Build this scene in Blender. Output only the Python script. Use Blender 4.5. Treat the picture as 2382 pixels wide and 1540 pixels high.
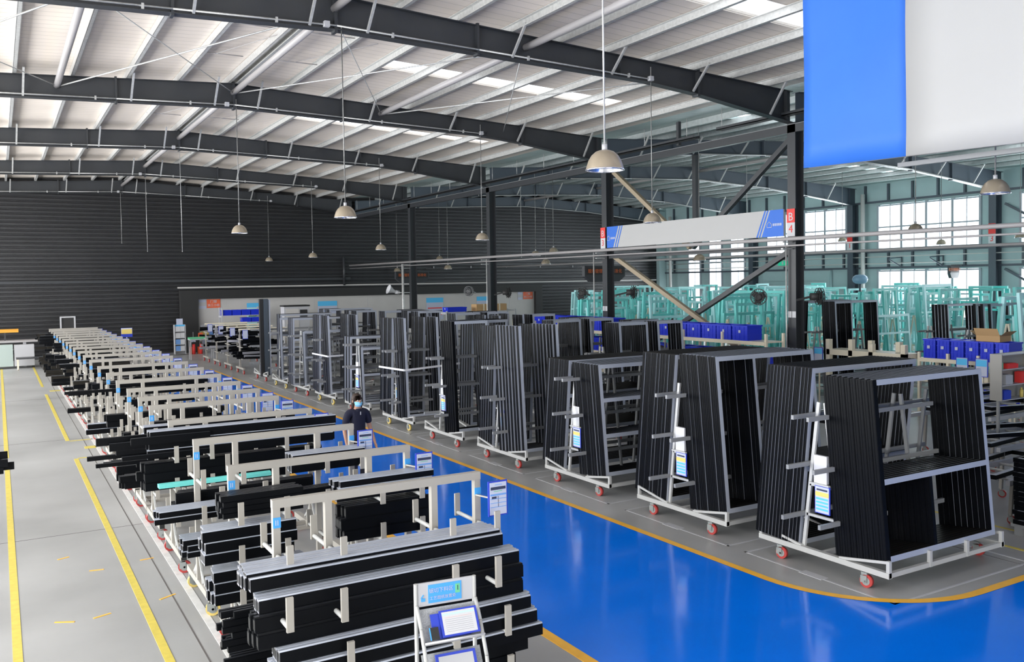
import bpy, bmesh, math, random
from mathutils import Vector, Matrix
for o in list(bpy.data.objects): bpy.data.objects.remove(o)
SC = bpy.context.scene
COL = SC.collection
PI = math.pi
rnd = random.Random(7)

# ---------------------------------------------------------------- camera
cd = bpy.data.cameras.new('camera'); cam = bpy.data.objects.new('camera', cd); COL.objects.link(cam)
yaw, pitch, roll = 0.52936, 0.03455, 0.015927
Fw = Vector((math.sin(yaw)*math.cos(pitch), math.cos(yaw)*math.cos(pitch), -math.sin(pitch)))
Rt = Vector((math.cos(yaw), -math.sin(yaw), 0)); Dn = Fw.cross(Rt)
r2 = math.cos(roll)*Rt + math.sin(roll)*Dn
d2 = -math.sin(roll)*Rt + math.cos(roll)*Dn
M3 = Matrix((r2, -d2, -Fw)).transposed()
cam.matrix_world = Matrix.Translation((0, 0, 3.4)) @ M3.to_4x4()
cd.sensor_width = 36; cd.lens = 2044.5/2382*36; cd.shift_y = -(770-724.2)/2382
cd.clip_start = 0.05; cd.clip_end = 400
SC.camera = cam

# ---------------------------------------------------------------- world, daylight, exposure
W = bpy.data.worlds.new('sky'); SC.world = W; W.use_nodes = True
bg = W.node_tree.nodes['Background']; bg.inputs[0].default_value = (0.96, 0.98, 1.0, 1); bg.inputs[1].default_value = 2.6
SC.view_settings.view_transform = 'Standard'; SC.view_settings.look = 'None'
SC.view_settings.gamma = 1; SC.view_settings.use_curve_mapping = False
SC.view_settings.exposure = 0.0
def area(name, loc, rot, sx, sy, power, col=(1, 1, 1)):
    l = bpy.data.lights.new(name, 'AREA'); l.shape = 'RECTANGLE'; l.size = sx; l.size_y = sy
    l.energy = power; l.color = col
    o = bpy.data.objects.new(name, l); o.location = loc; o.rotation_euler = rot; COL.objects.link(o); return o
# daylight through the windows: left wall, front end, right wall, and the roof lights
area('daylight_left', (-6.9, 23, 3.6), (0, -PI/2-.10, 0), 5.0, 48, 11000, (1.0, .985, .965))
area('daylight_front', (2, -9.4, 2.6), (PI/2+.3, 0, 0), 9, 4.0, 700, (1.0, .97, .93))
area('daylight_right', (41.0, 24, 4.2), (0, PI/2+.35, 0), 5.0, 46, 8500, (.92, .98, 1.0))

# ---------------------------------------------------------------- materials
def mat(name, col, rough=.5, metal=0., noise=0, nscale=4, bump=0, bscale=60, emit=None, spec=None, coat=0):
    m = bpy.data.materials.new(name); m.use_nodes = True
    nt = m.node_tree; b = nt.nodes['Principled BSDF']
    b.inputs['Base Color'].default_value = (*col, 1); b.inputs['Roughness'].default_value = rough
    b.inputs['Metallic'].default_value = metal
    if spec is not None: b.inputs['Specular IOR Level'].default_value = spec
    if coat: b.inputs['Coat Weight'].default_value = coat; b.inputs['Coat Roughness'].default_value = .08
    if emit: b.inputs['Emission Color'].default_value = (*emit[0], 1); b.inputs['Emission Strength'].default_value = emit[1]
    tc = nt.nodes.new('ShaderNodeTexCoord')
    if noise:
        n = nt.nodes.new('ShaderNodeTexNoise'); n.inputs['Scale'].default_value = nscale; n.inputs['Detail'].default_value = 5
        nt.links.new(tc.outputs['Object'], n.inputs['Vector'])
        r = nt.nodes.new('ShaderNodeMapRange'); r.inputs['From Min'].default_value = .3; r.inputs['From Max'].default_value = .7
        r.inputs['To Min'].default_value = 1-noise; r.inputs['To Max'].default_value = 1+noise
        nt.links.new(n.outputs['Fac'], r.inputs['Value'])
        mx = nt.nodes.new('ShaderNodeVectorMath'); mx.operation = 'SCALE'; mx.inputs[0].default_value = col
        nt.links.new(r.outputs[0], mx.inputs['Scale']); nt.links.new(mx.outputs[0], b.inputs['Base Color'])
    if bump:
        n2 = nt.nodes.new('ShaderNodeTexNoise'); n2.inputs['Scale'].default_value = bscale
        nt.links.new(tc.outputs['Object'], n2.inputs['Vector'])
        bp = nt.nodes.new('ShaderNodeBump'); bp.inputs['Strength'].default_value = bump; bp.inputs['Distance'].default_value = .01
        nt.links.new(n2.outputs['Fac'], bp.inputs['Height']); nt.links.new(bp.outputs[0], b.inputs['Normal'])
    return m
def stripes(m, axis, period, width, dark, strength=.4):
    """dark seam lines every `period` metres across the given object axis"""
    nt = m.node_tree; b = nt.nodes['Principled BSDF']
    tc = nt.nodes.new('ShaderNodeTexCoord'); sp = nt.nodes.new('ShaderNodeSeparateXYZ'); nt.links.new(tc.outputs['Object'], sp.inputs[0])
    md = nt.nodes.new('ShaderNodeMath'); md.operation = 'PINGPONG'; md.inputs[1].default_value = period/2
    nt.links.new(sp.outputs[axis], md.inputs[0])
    lt = nt.nodes.new('ShaderNodeMapRange'); lt.inputs['From Min'].default_value = width*.4; lt.inputs['From Max'].default_value = width
    nt.links.new(md.outputs[0], lt.inputs['Value'])
    mx = nt.nodes.new('ShaderNodeMix'); mx.data_type = 'RGBA'
    cur = b.inputs['Base Color']
    if cur.is_linked: nt.links.new(cur.links[0].from_socket, mx.inputs[7])
    else: mx.inputs[7].default_value = cur.default_value
    mx.inputs[6].default_value = (*dark, 1)
    nt.links.new(lt.outputs[0], mx.inputs[0]); nt.links.new(mx.outputs[2], b.inputs['Base Color'])
    bp = nt.nodes.new('ShaderNodeBump'); bp.inputs['Strength'].default_value = strength; bp.inputs['Distance'].default_value = .02
    nt.links.new(lt.outputs[0], bp.inputs['Height']); nt.links.new(bp.outputs[0], b.inputs['Normal'])
    return m
M = {}
M['concrete'] = mat('concrete', (.36, .36, .355), .36, noise=.2, nscale=.4, bump=.05, bscale=20, spec=.45)
M['epoxy'] = mat('blue_epoxy', (.001, .19, .92), .12, noise=.05, nscale=.8, spec=.4)
M['orange'] = mat('orange_paint', (.95, .50, .05), .4, noise=.06, nscale=9)
M['yellow'] = mat('yellow_paint', (.62, .50, .09), .45, noise=.1, nscale=12)
M['whiteline'] = mat('white_paint', (.66, .65, .63), .45, noise=.1, nscale=10)
M['tape'] = mat('grey_tape', (.50, .50, .52), .4)
M['joint'] = mat('joint', (.10, .09, .085), .8)
M['roof'] = stripes(mat('roof_sheet', (.76, .68, .605), .5, noise=.06, nscale=.7), 1, .30, .012, (.52, .47, .42))
M['roof_teal'] = stripes(mat('roof_sheet_teal', (.50, .60, .58), .45, noise=.06, nscale=.9), 1, .30, .015, (.36,.44,.42))
M['galv'] = mat('galvanised', (.56, .56, .55), .42, .35, noise=.12, nscale=14)
M['galv_dull'] = mat('galvanised_dull', (.46, .50, .50), .42, .5, noise=.1, nscale=9)
M['steel'] = mat('dark_grey_paint', (.040, .043, .048), .42, noise=.05, nscale=3)
M['steel_b'] = mat('dark_blue_grey_paint', (.07, .088, .11), .42)
M['winframe'] = mat('window_frame_paint', (.34, .38, .42), .45)
M['tube'] = mat('tube_paint', (.40, .38, .38), .4)
M['ribwall'] = mat('dark_ribbed_sheet', (.040, .040, .042), .36, .35, noise=.08, nscale=.8)
M['tealwall'] = mat('teal_grey_sheet', (.36, .49, .50), .45, noise=.05, nscale=1.2)
M['white'] = mat('white_board', (.72, .71, .72), .5)
M['annex'] = mat('annex_wall', (.55, .53, .51), .6, noise=.04, nscale=1)
M['black'] = mat('annex_black', (.022, .022, .022), .6)
M['cream'] = mat('cream_paint', (.40, .375, .335), .4)
M['ivory'] = mat('ivory_paint', (.82, .74, .58), .4)
M['rackwhite'] = mat('white_paint_steel', (.50, .50, .485), .35)
M['grey'] = mat('grey_paint_steel', (.27, .275, .28), .42)
M['alu'] = mat('anodised_face', (.46, .49, .56), .32, .2)
M['alub'] = mat('black_profile', (.0040, .0046, .0060), .4, spec=.08)
M['alutop'] = mat('brown_black_profile', (.020, .018, .015), .55, spec=.12)
M['alug'] = mat('dark_groove', (.035, .038, .045), .4, .3)
M['silverend'] = mat('cut_end', (.42, .42, .46), .35, .5)
M['rubber'] = mat('red_wheel', (.45, .045, .04), .5)
M['ywheel'] = mat('yellow_wheel', (.75, .56, .16), .5)
M['hub'] = mat('wheel_hub', (.32, .34, .33), .4, .3)
M['blue'] = mat('blue_plastic', (.012, .035, .62), .35, spec=.5)
M['bluetag'] = mat('blue_tag', (.06, .36, .80), .5)
M['bluef'] = mat('blue_frame', (.03, .06, .50), .4)
M['paper'] = mat('paper', (.52, .55, .68), .7)
M['paperw'] = mat('white_paper', (.62, .62, .64), .7)
M['ink'] = mat('ink', (.03, .04, .09), .7)
M['inkblue'] = mat('blue_print', (.16, .34, .72), .7)
M['inkcyan'] = mat('cyan_print', (.10, .52, .88), .7)
M['inky'] = mat('yellow_print', (.78, .60, .16), .7)
M['inkg'] = mat('green_print', (.15, .55, .30), .7)
M['bannerb'] = mat('banner_blue', (.035, .18, .72), .6, noise=.04, nscale=1.2, bump=.12, bscale=1.3)
M['bannerw'] = mat('banner_white', (.50, .495, .49), .6)
M['signb'] = mat('sign_blue', (.03, .16, .66), .5)
M['red'] = mat('sign_red', (.80, .05, .045), .5)
M['redor'] = mat('orange_red', (.80, .14, .05), .5)
M['lamp'] = mat('lamp_shade', (.40, .335, .25), .28, .35)
M['chrome'] = mat('bright_rim', (.80, .80, .84), .15, .9)
M['led'] = mat('led_text', (.3, .08, .02), .5, emit=((1, .22, .05), .12))
M['teal'] = mat('teal_film', (.19, .74, .69), .35, noise=.12, nscale=2)
M['teal2'] = mat('pale_teal_film_highlight', (.52, .92, .93), .35)  # pale film and print; on teal rail tops a painted highlight
M['brace'] = mat('tan_brace', (.36, .29, .20), .5)
M['card'] = mat('cardboard', (.52, .33, .16), .8)
M['orangep'] = mat('orange_paint_gloss', (.80, .38, .04), .4)
M['skin'] = mat('skin', (.55, .30, .20), .55)
M['hair'] = mat('hair', (.035, .018, .012), .6)
M['navy'] = mat('navy_cloth', (.010, .011, .032), .85)
M['trous'] = mat('dark_trousers', (.02, .02, .026), .85)
M['khaki'] = mat('brown_cloth', (.24, .16, .11), .85)
M['mask'] = mat('mask', (.28, .62, .86), .8)
M['cabinet'] = mat('cabinet_grey', (.30, .29, .27), .5)
M['mesh'] = mat('perforated', (.36, .37, .38), .5, noise=.25, nscale=160)
M['exit'] = mat('exit_green', (.02, .45, .25), .4, emit=((.05, .8, .45), .3))
M['skyblue'] = mat('pale_blue', (.20, .34, .48), .4)
M['machine'] = mat('machine_green', (.42, .50, .47), .5)
M['plastic'] = mat('clear_plastic', (.70, .70, .72), .2)
M['bulb'] = mat('bulb', (.85, .85, .9), .3)
g = bpy.data.materials.new('window_glass'); g.use_nodes = True; nt = g.node_tree; nt.nodes.clear()
o_ = nt.nodes.new('ShaderNodeOutputMaterial'); mx_ = nt.nodes.new('ShaderNodeMixShader'); t_ = nt.nodes.new('ShaderNodeBsdfTransparent'); gl_ = nt.nodes.new('ShaderNodeBsdfGlossy')
gl_.inputs['Roughness'].default_value = .05; mx_.inputs[0].default_value = .07; t_.inputs[0].default_value = (.97, .985, 1, 1)
nt.links.new(t_.outputs[0], mx_.inputs[1]); nt.links.new(gl_.outputs[0], mx_.inputs[2]); nt.links.new(mx_.outputs[0], o_.inputs[0]); M['glass'] = g

# ---------------------------------------------------------------- mesh helpers
class MB:
    def __init__(s): s.v = []; s.f = []; s.m = []; s.mats = []; s.sm = []
    def mi(s, k):
        if k not in s.mats: s.mats.append(k)
        return s.mats.index(k)
    def poly(s, pts, k):
        n = len(s.v); s.v += [tuple(p) for p in pts]; s.f.append(tuple(range(n, n+len(pts)))); s.m.append(s.mi(k)); s.sm.append(False)
    def box(s, x0, x1, y0, y1, z0, z1, k, ky=None, kz=None, kny=None):
        """k: material of all sides; ky: -y and +y faces; kz: top; kny: only the -y face"""
        n = len(s.v)
        s.v += [(x0,y0,z0),(x1,y0,z0),(x1,y1,z0),(x0,y1,z0),(x0,y0,z1),(x1,y0,z1),(x1,y1,z1),(x0,y1,z1)]
        F = [(3,2,1,0), (4,5,6,7), (0,1,5,4), (2,3,7,6), (1,2,6,5), (3,0,4,7)]
        K = [k, kz or k, kny or ky or k, ky or k, k, k]
        for f, q in zip(F, K): s.f.append(tuple(n+i for i in f)); s.m.append(s.mi(q)); s.sm.append(False)
        return s
    def bar(s, p, q, w, h, k, up=(0,0,1)):
        p = Vector(p); q = Vector(q); d = (q-p).normalized(); u = Vector(up)
        a = d.cross(u)
        if a.length < 1e-4: a = d.cross(Vector((1,0,0)))
        a.normalize(); b = a.cross(d).normalized(); a *= w/2; b *= h/2; n = len(s.v)
        for c in (p, q): s.v += [tuple(c-a-b), tuple(c+a-b), tuple(c+a+b), tuple(c-a+b)]
        for f in ((3,2,1,0), (4,5,6,7), (0,1,5,4), (1,2,6,5), (2,3,7,6), (3,0,4,7)):
            s.f.append(tuple(n+i for i in f)); s.m.append(s.mi(k)); s.sm.append(False)
        return s
    def cyl(s, p, q, r, k, n=8, r2=None, caps=True):
        p = Vector(p); q = Vector(q); d = (q-p).normalized(); a = d.cross(Vector((0,0,1)))
        if a.length < 1e-4: a = Vector((1,0,0))
        a.normalize(); b = d.cross(a).normalized(); i0 = len(s.v); r2 = r if r2 is None else r2
        for c, rr in ((p, r), (q, r2)):
            for i in range(n):
                t = 2*PI*i/n; s.v.append(tuple(c + a*rr*math.cos(t) + b*rr*math.sin(t)))
        for i in range(n):
            j = (i+1) % n; s.f.append((i0+i, i0+j, i0+n+j, i0+n+i)); s.m.append(s.mi(k)); s.sm.append(True)
        if caps:
            s.f.append(tuple(i0+i for i in reversed(range(n)))); s.m.append(s.mi(k)); s.sm.append(False)
            s.f.append(tuple(i0+n+i for i in range(n))); s.m.append(s.mi(k)); s.sm.append(False)
        return s
    def lathe(s, prof, k, n=20, c=(0,0,0)):
        """prof: list of (r, z); revolve about z through c"""
        i0 = len(s.v)
        for r, z in prof:
            for i in range(n):
                t = 2*PI*i/n; s.v.append((c[0]+r*math.cos(t), c[1]+r*math.sin(t), c[2]+z))
        for a in range(len(prof)-1):
            for i in range(n):
                j = (i+1) % n; s.f.append((i0+a*n+i, i0+a*n+j, i0+(a+1)*n+j, i0+(a+1)*n+i)); s.m.append(s.mi(k)); s.sm.append(True)
        return s
    def prism(s, pts, axis, a0, a1, k):
        """2D polygon pts in the plane normal to axis ('x': (y,z), 'y': (x,z), 'z': (x,y)), extruded a0..a1"""
        def P(u, v, a): return {'x': (a, u, v), 'y': (u, a, v), 'z': (u, v, a)}[axis]
        n = len(pts); i0 = len(s.v)
        s.v += [P(u, v, a0) for u, v in pts] + [P(u, v, a1) for u, v in pts]
        s.f.append(tuple(i0+i for i in range(n))); s.f.append(tuple(i0+n+i for i in reversed(range(n)))); s.m += [s.mi(k)]*2; s.sm += [False]*2
        for i in range(n):
            j = (i+1) % n; s.f.append((i0+i, i0+n+i, i0+n+j, i0+j)); s.m.append(s.mi(k)); s.sm.append(False)
        return s
    def mesh(s, name='mesh'):
        me = bpy.data.meshes.new(name); me.from_pydata(s.v, [], s.f)
        for k in s.mats: me.materials.append(M[k])
        me.polygons.foreach_set('material_index', s.m); me.polygons.foreach_set('use_smooth', s.sm)
        me.validate(); me.update(); return me
def obj(name, me, parent=None, loc=None, rot=None):
    if isinstance(me, MB): me = me.mesh(name)
    o = bpy.data.objects.new(name, me); COL.objects.link(o)
    if parent is not None: o.parent = parent
    if loc: o.location = loc
    if rot: o.rotation_euler = rot
    return o
def tag(o, label, cat, group=None, kind=None):
    if label: o['label'] = label
    if cat: o['category'] = cat
    if group: o['group'] = group
    if kind: o['kind'] = kind
    return o
def thing(name, label, cat, loc=(0,0,0), rz=0, group=None):
    o = bpy.data.objects.new(name, None); COL.objects.link(o); o.location = loc; o.rotation_euler = (0, 0, rz); o.empty_display_size = .1
    return tag(o, label, cat, group)
def struct(name, me, parent=None, label=None):
    o = obj(name, me, parent)
    if parent is None: o['kind'] = 'structure'
    if label: o['label'] = label
    return o
KIDS = {}
def copy_tree(src, loc=None, label=None, group=None, rz=None, parent=None):
    c = src.copy(); COL.objects.link(c)
    if parent is not None: c.parent = parent
    if loc is not None: c.location = loc
    if rz is not None: c.rotation_euler = (0, 0, rz)
    if label: c['label'] = label
    if group: c['group'] = group
    for ch in list(src.children): copy_tree(ch, parent=c)
    return c
def text(name, s, size, parent, mat_key, mw, align='CENTER'):
    cu = bpy.data.curves.new('tmp', 'FONT'); cu.body = s; cu.size = size; cu.align_x = align; cu.align_y = 'CENTER'; cu.extrude = size*.01; cu.resolution_u = 2
    to = bpy.data.objects.new('tmp', cu); COL.objects.link(to); bpy.context.view_layer.update()
    me = bpy.data.meshes.new_from_object(to.evaluated_get(bpy.context.evaluated_depsgraph_get()))
    bpy.data.objects.remove(to); me.materials.clear(); me.materials.append(M[mat_key])
    o = obj(name, me, parent); o.matrix_local = mw; return o
def face_rot(normal):
    """matrix whose local +Z looks along `normal`, +Y up"""
    z = Vector(normal).normalized(); x = Vector((0,0,1)).cross(z).normalized(); y = z.cross(x)
    return Matrix((x, y, z)).transposed().to_4x4()
# ================================================================ FLOOR
fl = struct('floor', MB().box(-6.6, 41.5, -10, 48, -.2, 0, 'concrete'))
def paint(name, pts, k, z=.003):
    b = MB(); b.prism(pts, 'z', -.001, z, k); return obj(name, b, fl)
# blue aisle: runs along Y, turns right round a curved corner in front of the frame trolleys
arc = [(8.9+1.52*math.cos(t), 7.02+1.52*math.sin(t)) for t in [PI+PI/2*i/14 for i in range(15)]]
blue = [(4.5, -9.8), (4.5, 37.0), (7.36, 37.0), (7.38, 7.02)] + arc + [(41.3, 5.5), (41.3, -9.8)]
def area_poly(p): return sum(p[i][0]*p[(i+1) % len(p)][1]-p[(i+1) % len(p)][0]*p[i][1] for i in range(len(p)))/2
bm = bmesh.new(); vs = [bm.verts.new((x, y, .003)) for x, y in blue]; f = bm.faces.new(vs); f.normal_update()
if f.normal.z < 0: f.normal_flip()
bmesh.ops.triangulate(bm, faces=[f]); me = bpy.data.meshes.new('blue_aisle'); bm.to_mesh(me); bm.free(); me.materials.append(M['epoxy']); obj('blue_aisle', me, fl)
w = .055
b = MB(); cl = [(7.38, 37.0), (7.38, 7.02)] + arc + [(41.3, 5.5)]
off = []
for i, (x, y) in enumerate(cl):
    a = Vector(cl[max(i-1, 0)]); c = Vector(cl[min(i+1, len(cl)-1)]); d = (c-a).normalized(); off.append((Vector((x, y))+Vector((-d.y, d.x))*w, Vector((x, y))-Vector((-d.y, d.x))*w))
for (a, c), (a2, c2) in zip(off, off[1:]): b.poly([(c.x, c.y, .006), (c2.x, c2.y, .006), (a2.x, a2.y, .006), (a.x, a.y, .006)], 'orange')
obj('orange_border', b, fl)
obj('orange_border', MB().box(4.40, 4.51, -9.8, 37, 0, .006, 'orange'), fl)
for x0, x1, y0, y1 in ((0.02, .1, 1, 19.6), (.02, .1, 20.4, 43), (1.21, 1.29, 4, 19.4), (1.21, 1.29, 21.8, 31.8), (1.21, 1.29, 34.3, 43.5),
                       (1.29, 1.75, 21.7, 21.78), (1.5, 1.72, 20.5, 20.8), (1.29, 1.6, 19.4, 19.48), (1.4, 1.72, 32.6, 32.9), (-.3, .1, 20.3, 20.38), (-.3, .1, 19.5, 19.58), (10.72, 10.78, 5.6, 6.7), (11.46, 11.52, 5.6, 12)):
    obj('yellow_line', MB().box(x0, x1, y0, y1, 0, .004, 'yellow'), fl)
obj('white_line', MB().box(1.71, 1.79, 2, 46, 0, .004, 'whiteline'), fl)
obj('floor_joint', MB().box(1.553, 1.567, 0, 47, 0, .002, 'joint'), fl)
for y in (5.0, 13.5, 22, 30.5, 39): obj('floor_joint', MB().box(-6.5, 4.38, y, y+.01, 0, .002, 'joint'), fl)
obj('floor_joint', MB().box(7.48, 17, 17.2, 17.21, 0, .002, 'joint'), fl)
obj('floor_joint', MB().box(10.2, 10.21, 4.8, 30, 0, .002, 'joint'), fl)
b = MB()
for x, y, a, l in ((.75, 9.9, .35, .18), (.85, 11.6, -.2, .16), (1.43, 11.7, .1, .16), (1.42, 10.1, .5, .2), (.4, 10.0, -.5, .2), (.55, 12.3, .4, .14), (2.4, 5.3, .3, .2)):
    b.bar((x, y, .002), (x+l*math.cos(a), y+l*math.sin(a), .002), .025, .004, 'orange')
obj('orange_scuff', b, fl)['kind'] = 'stuff'

# ================================================================ ROOF
def top(x): return 8.66-.052*abs(x-5.5) if x < 17.5 else 8.66-.055*abs(x-28.8)
ROOF = .205
SKY = [(11.75, 12.6), (19.7, 20.5), (27.4, 28.0), (35.3, 35.9), (43.2, 43.8), (3.9, 4.5), (-3.9, -3.3)]   # skylight strips
ce = bpy.data.objects.new('ceiling', None); COL.objects.link(ce); ce['kind'] = 'structure'
def slab(x0, x1, y0, y1, k, name, par=ce):
    z0, z1 = top(x0 if x0 != 17.5 else 17.501)+ROOF, top(x1 if x1 != 17.5 else 17.499)+ROOF
    if x0 == 17.5: z0 = top(17.501)+ROOF
    b = MB(); b.prism([(x0, z0), (x1, z1), (x1, z1+.08), (x0, z0+.08)], 'y', y0, y1, k); return obj(name, b, par)
ys = [-10]
for a, c in sorted(SKY): ys += [a, c]
ys.append(48)
for i in range(0, len(ys), 2):
    for (x0, x1, k) in ((-6.6, 5.5, 'roof'), (5.5, 17.5, 'roof'), (17.5, 28.8, 'roof_teal'), (28.8, 41.5, 'roof_teal')):
        slab(x0, x1, ys[i], ys[i+1], k, 'roof_sheet')
for n, (y0, y1) in enumerate(sorted(SKY)):
    for (x0, x1, k) in ((-6.6, -4.6, 'roof'), (.2, 5.5, 'roof'), (5.5, 8.1, 'roof'), (15.2, 17.5, 'roof'), (17.5, 19, 'roof_teal'), (25, 28.8, 'roof_teal'), (28.8, 32, 'roof_teal'), (38, 41.5, 'roof_teal')):
        slab(x0, x1, y0, y1, k, 'roof_sheet')
    for (x0, x1) in ((-4.6, .2), (8.1, 15.2), (19, 25), (32, 38)):
        z0, z1 = top(x0)+ROOF, top(x1)+ROOF
        b = MB(); b.prism([(x0, z0+.02), (x1, z1+.02), (x1, z1+.03), (x0, z0+.03)], 'y', y0, y1, 'glass'); obj('skylight_pane', b, ce)
# purlins: one C channel each, running the length of the hall
def purlin(x, k):
    z = top(x)+.02; s = 1 if (x > 5.5 and x < 17.5) or x > 28.8 else -1
    b = MB()
    b.box(x-.006, x+.006, -9.9, 47.7, z, z+.175, k)
    x0, x1 = (x, x+.075) if s < 0 else (x-.075, x)
    b.box(x0, x1, -9.9, 47.7, z+.165, z+.177, k); b.box(x0, x1, -9.9, 47.7, z, z+.012, k)
    lx = x1 if s < 0 else x0
    b.box(lx-.004, lx+.004, -9.9, 47.7, z, z+.03, k)
    return obj('purlin', b, ce)
for i in range(-10, 10):
    x = 5.5 + (.15 if i >= 0 else -.15) + (i if i >= 0 else i+1)*1.22
    if -6.3 < x < 17.2: purlin(x, 'galv')
for i in range(-9, 10):
    x = 28.8 + (.15 if i >= 0 else -.15) + (i if i >= 0 else i+1)*1.22
    if 17.7 < x < 39.9: purlin(x, 'galv_dull')
# rafters
botA = [(-6.4, 7.25), (-3.2, 7.68), (-1.7, 7.82), (5.5, 8.06), (12.75, 7.84), (14.28, 7.70), (17.4, 7.28)]
botB = [(17.6, 7.28), (20.5, 7.70), (22.5, 7.84), (28.8, 8.05), (33.5, 7.82), (36.3, 7.56), (40.1, 7.15)]
def ibeam(bot, y, k, name, par):
    tp = [(x, top(x if abs(x-17.5) > .2 else (17.49 if x < 17.5 else 17.51))) for x, z in bot]
    r = obj(name, MB().prism([(x, z) for x, z in bot]+list(reversed(tp)), 'y', y-.006, y+.006, k), par)
    b = MB()
    for pts, t in ((bot, -.014), (tp, .014)):
        for (xa, za), (xb, zb) in zip(pts, pts[1:]):
            b.prism([(xa, za), (xb, zb), (xb, zb+t), (xa, za+t)], 'y', y-.11, y+.11, k)
    obj('flange', b, r); return r
def stiff(x, y, k, par, t=.02, over=0):
    bt = botA if x < 17.5 else botB
    for (xa, za), (xb, zb) in zip(bt, bt[1:]):
        if xa <= x <= xb: zz = za+(zb-za)*(x-xa)/(xb-xa)
    b = MB().box(x-t/2, x+t/2, y-.10, y+.10, zz-over, top(x)+over, k); obj('stiffener', b, par); return zz
def zbot(x):
    bt = botA if x < 17.5 else botB
    for (xa, za), (xb, zb) in zip(bt, bt[1:]):
        if xa <= x <= xb: return za+(zb-za)*(x-xa)/(xb-xa)
RY = [-.1, 7.8, 15.7, 23.7, 31.7, 39.7, 47.45]
for y in RY:
    r = ibeam(botA, y, 'steel', 'roof_beam', ce)
    for x, t, o in ((-1.7, .05, .05), (2.67, .05, .05), (5.5, .06, .06), (8.45, .05, .05), (12.0, .012, 0), (14.28, .06, .06), (17.2, .02, 0)): stiff(x, y, 'steel', r, t, o)
    for x in (-5.2, -2.9, -.6, .66, 3.0, 5.0, 6.1, 9.23, 11.75, 14.1, 16.6):     # flange braces
        b = MB()
        for s in ((-1,) if y > 40 else (-1, 1)):
            b.bar((x, y+s*.1, zbot(x)+.02), (x+.02, y+s*.62, top(x)+.06), .045, .045, 'galv')
        obj('flange_brace', b, r)
    b = MB(); pts = [x for x in (-1.7, 2.67, 5.5, 8.45, 12.9)]
    for xa, xb in zip(pts, pts[1:]): b.cyl((xa, y-.13, zbot(xa)+.05), (xb, y-.13, zbot(xb)+.05), .018, 'galv', 6)
    for x in (0, 2.2, 4.4, 6.6, 9.6, 12.2): b.box(x-.02, x+.02, y-.15, y-.1, zbot(x), zbot(x)+.09, 'galv')
    obj('conduit', b, r)
    for x in (5.3, 12.8): obj('junction_box', MB().box(x-.05, x+.05, y-.2, y-.1, zbot(x), zbot(x)+.1, 'tape'), r)
    r = ibeam(botB, y, 'steel_b', 'roof_beam', ce)
    for x, t, o in ((20.5, .05, .05), (24.8, .05, .05), (28.8, .05, .05), (33.5, .05, .05), (36.3, .06, .06), (39.6, .02, 0)): stiff(x, y, 'steel_b', r, t, o)
    for x in (18.9, 21.3, 23.6, 26.1, 28.2, 30.2, 32.6, 35.2, 37.8):
        obj('flange_brace', MB().bar((x, y-.1, zbot(x)+.02), (x, y-.62, top(x)+.06), .045, .045, 'rackwhite'), r)
    b = MB()
    for xa, xb in zip((21.5, 24.8, 28.8, 33.5), (24.8, 28.8, 33.5, 38.5)): b.cyl((xa, y-.16, zbot(xa)+.0), (xb, y-.16, zbot(xb)+.0), .022, 'rackwhite', 6)
    obj('conduit', b, r)
for x0, bays in ((5.5, range(0, 6)), (1.38, (1, 2)), (9.6, (1, 2)), (28.8, range(0, 6))):
    for i in bays: obj('ridge_tube', MB().cyl((x0, RY[i]+.02, top(x0)-.22), (x0, RY[i+1]-.02, top(x0)-.22), .075, 'tube', 12), ce)
def rod(p, q, r=.011, k='galv', name='tie_rod'): return obj(name, MB().cyl(p, q, r, k, 6), ce)
for xa, xb in ((-2.7, 1.4), (1.4, 5.5), (5.5, 9.6), (9.6, 13.6)):
    rod((xa, 15.8, top(xa)-.25), (xb, 23.6, top(xb)-.25)); rod((xb, 15.8, top(xb)-.25), (xa, 23.6, top(xa)-.25), .016)
for i in range(6):
    for x in (4.6, 6.4): 
        for dy in (2.6, 5.2): rod((x-.5, RY[i]+dy, top(x)+.1), (x+.5, RY[i]+dy, top(x)+.1), .012, 'tube')
        rod((x+1.0, RY[i]+2.6, top(x+1)+.1), (x-.1, RY[i]+5.2, top(x)+.1), .009, 'tube')

# ================================================================ WALLS
def ribs(x0, x1, y, z0, z1, k, pitch=.2, depth=.045):
    b = MB(); n = int((z1-z0)/pitch); pr = []
    for i in range(n):
        z = z0+i*pitch; pr += [(0, z), (0, z+pitch*.55), (depth, z+pitch*.68), (depth, z+pitch*.88)]
    pr.append((0, z0+n*pitch))
    i0 = 0
    for d, z in pr: b.v += [(x0, y+d, z), (x1, y+d, z)]
    for i in range(len(pr)-1): b.f.append((2*i, 2*i+1, 2*i+3, 2*i+2)); b.m.append(b.mi(k)); b.sm.append(False)
    return b
wb = ribs(-6.6, 39.9, 47.7, 0, 9.0, 'ribwall'); wb.box(-6.6, 39.9, 47.76, 47.9, 0, 9.0, 'ribwall'); wback = struct('wall_back', wb)
obj('wall_rail', MB().box(-6.6, 17.3, 47.60, 47.7, 3.62, 3.74, 'steel'), wback)
obj('wall_rail', MB().box(8.0, 39.5, 47.60, 47.7, 3.28, 3.36, 'annex'), wback)
obj('wall_pipe', MB().cyl((16.9, 47.55, 3.3), (16.9, 47.55, 4.9), .06, 'steel', 8), wback)
b = MB()
for x in (22.5, 25, 27.5, 30, 32.5): b.cyl((x, 47.6, 4.2), (x, 47.6, 4.35), .03, 'tape', 6)
b.cyl((22, 47.58, 4.2), (33, 47.58, 4.2), .03, 'steel', 6); obj('wall_pipe', b, wback)
obj('wall_pipe', MB().cyl((34.5, 47.5, 3.9), (38.2, 47.5, 3.9), .05, 'black', 8), wback)
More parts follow.
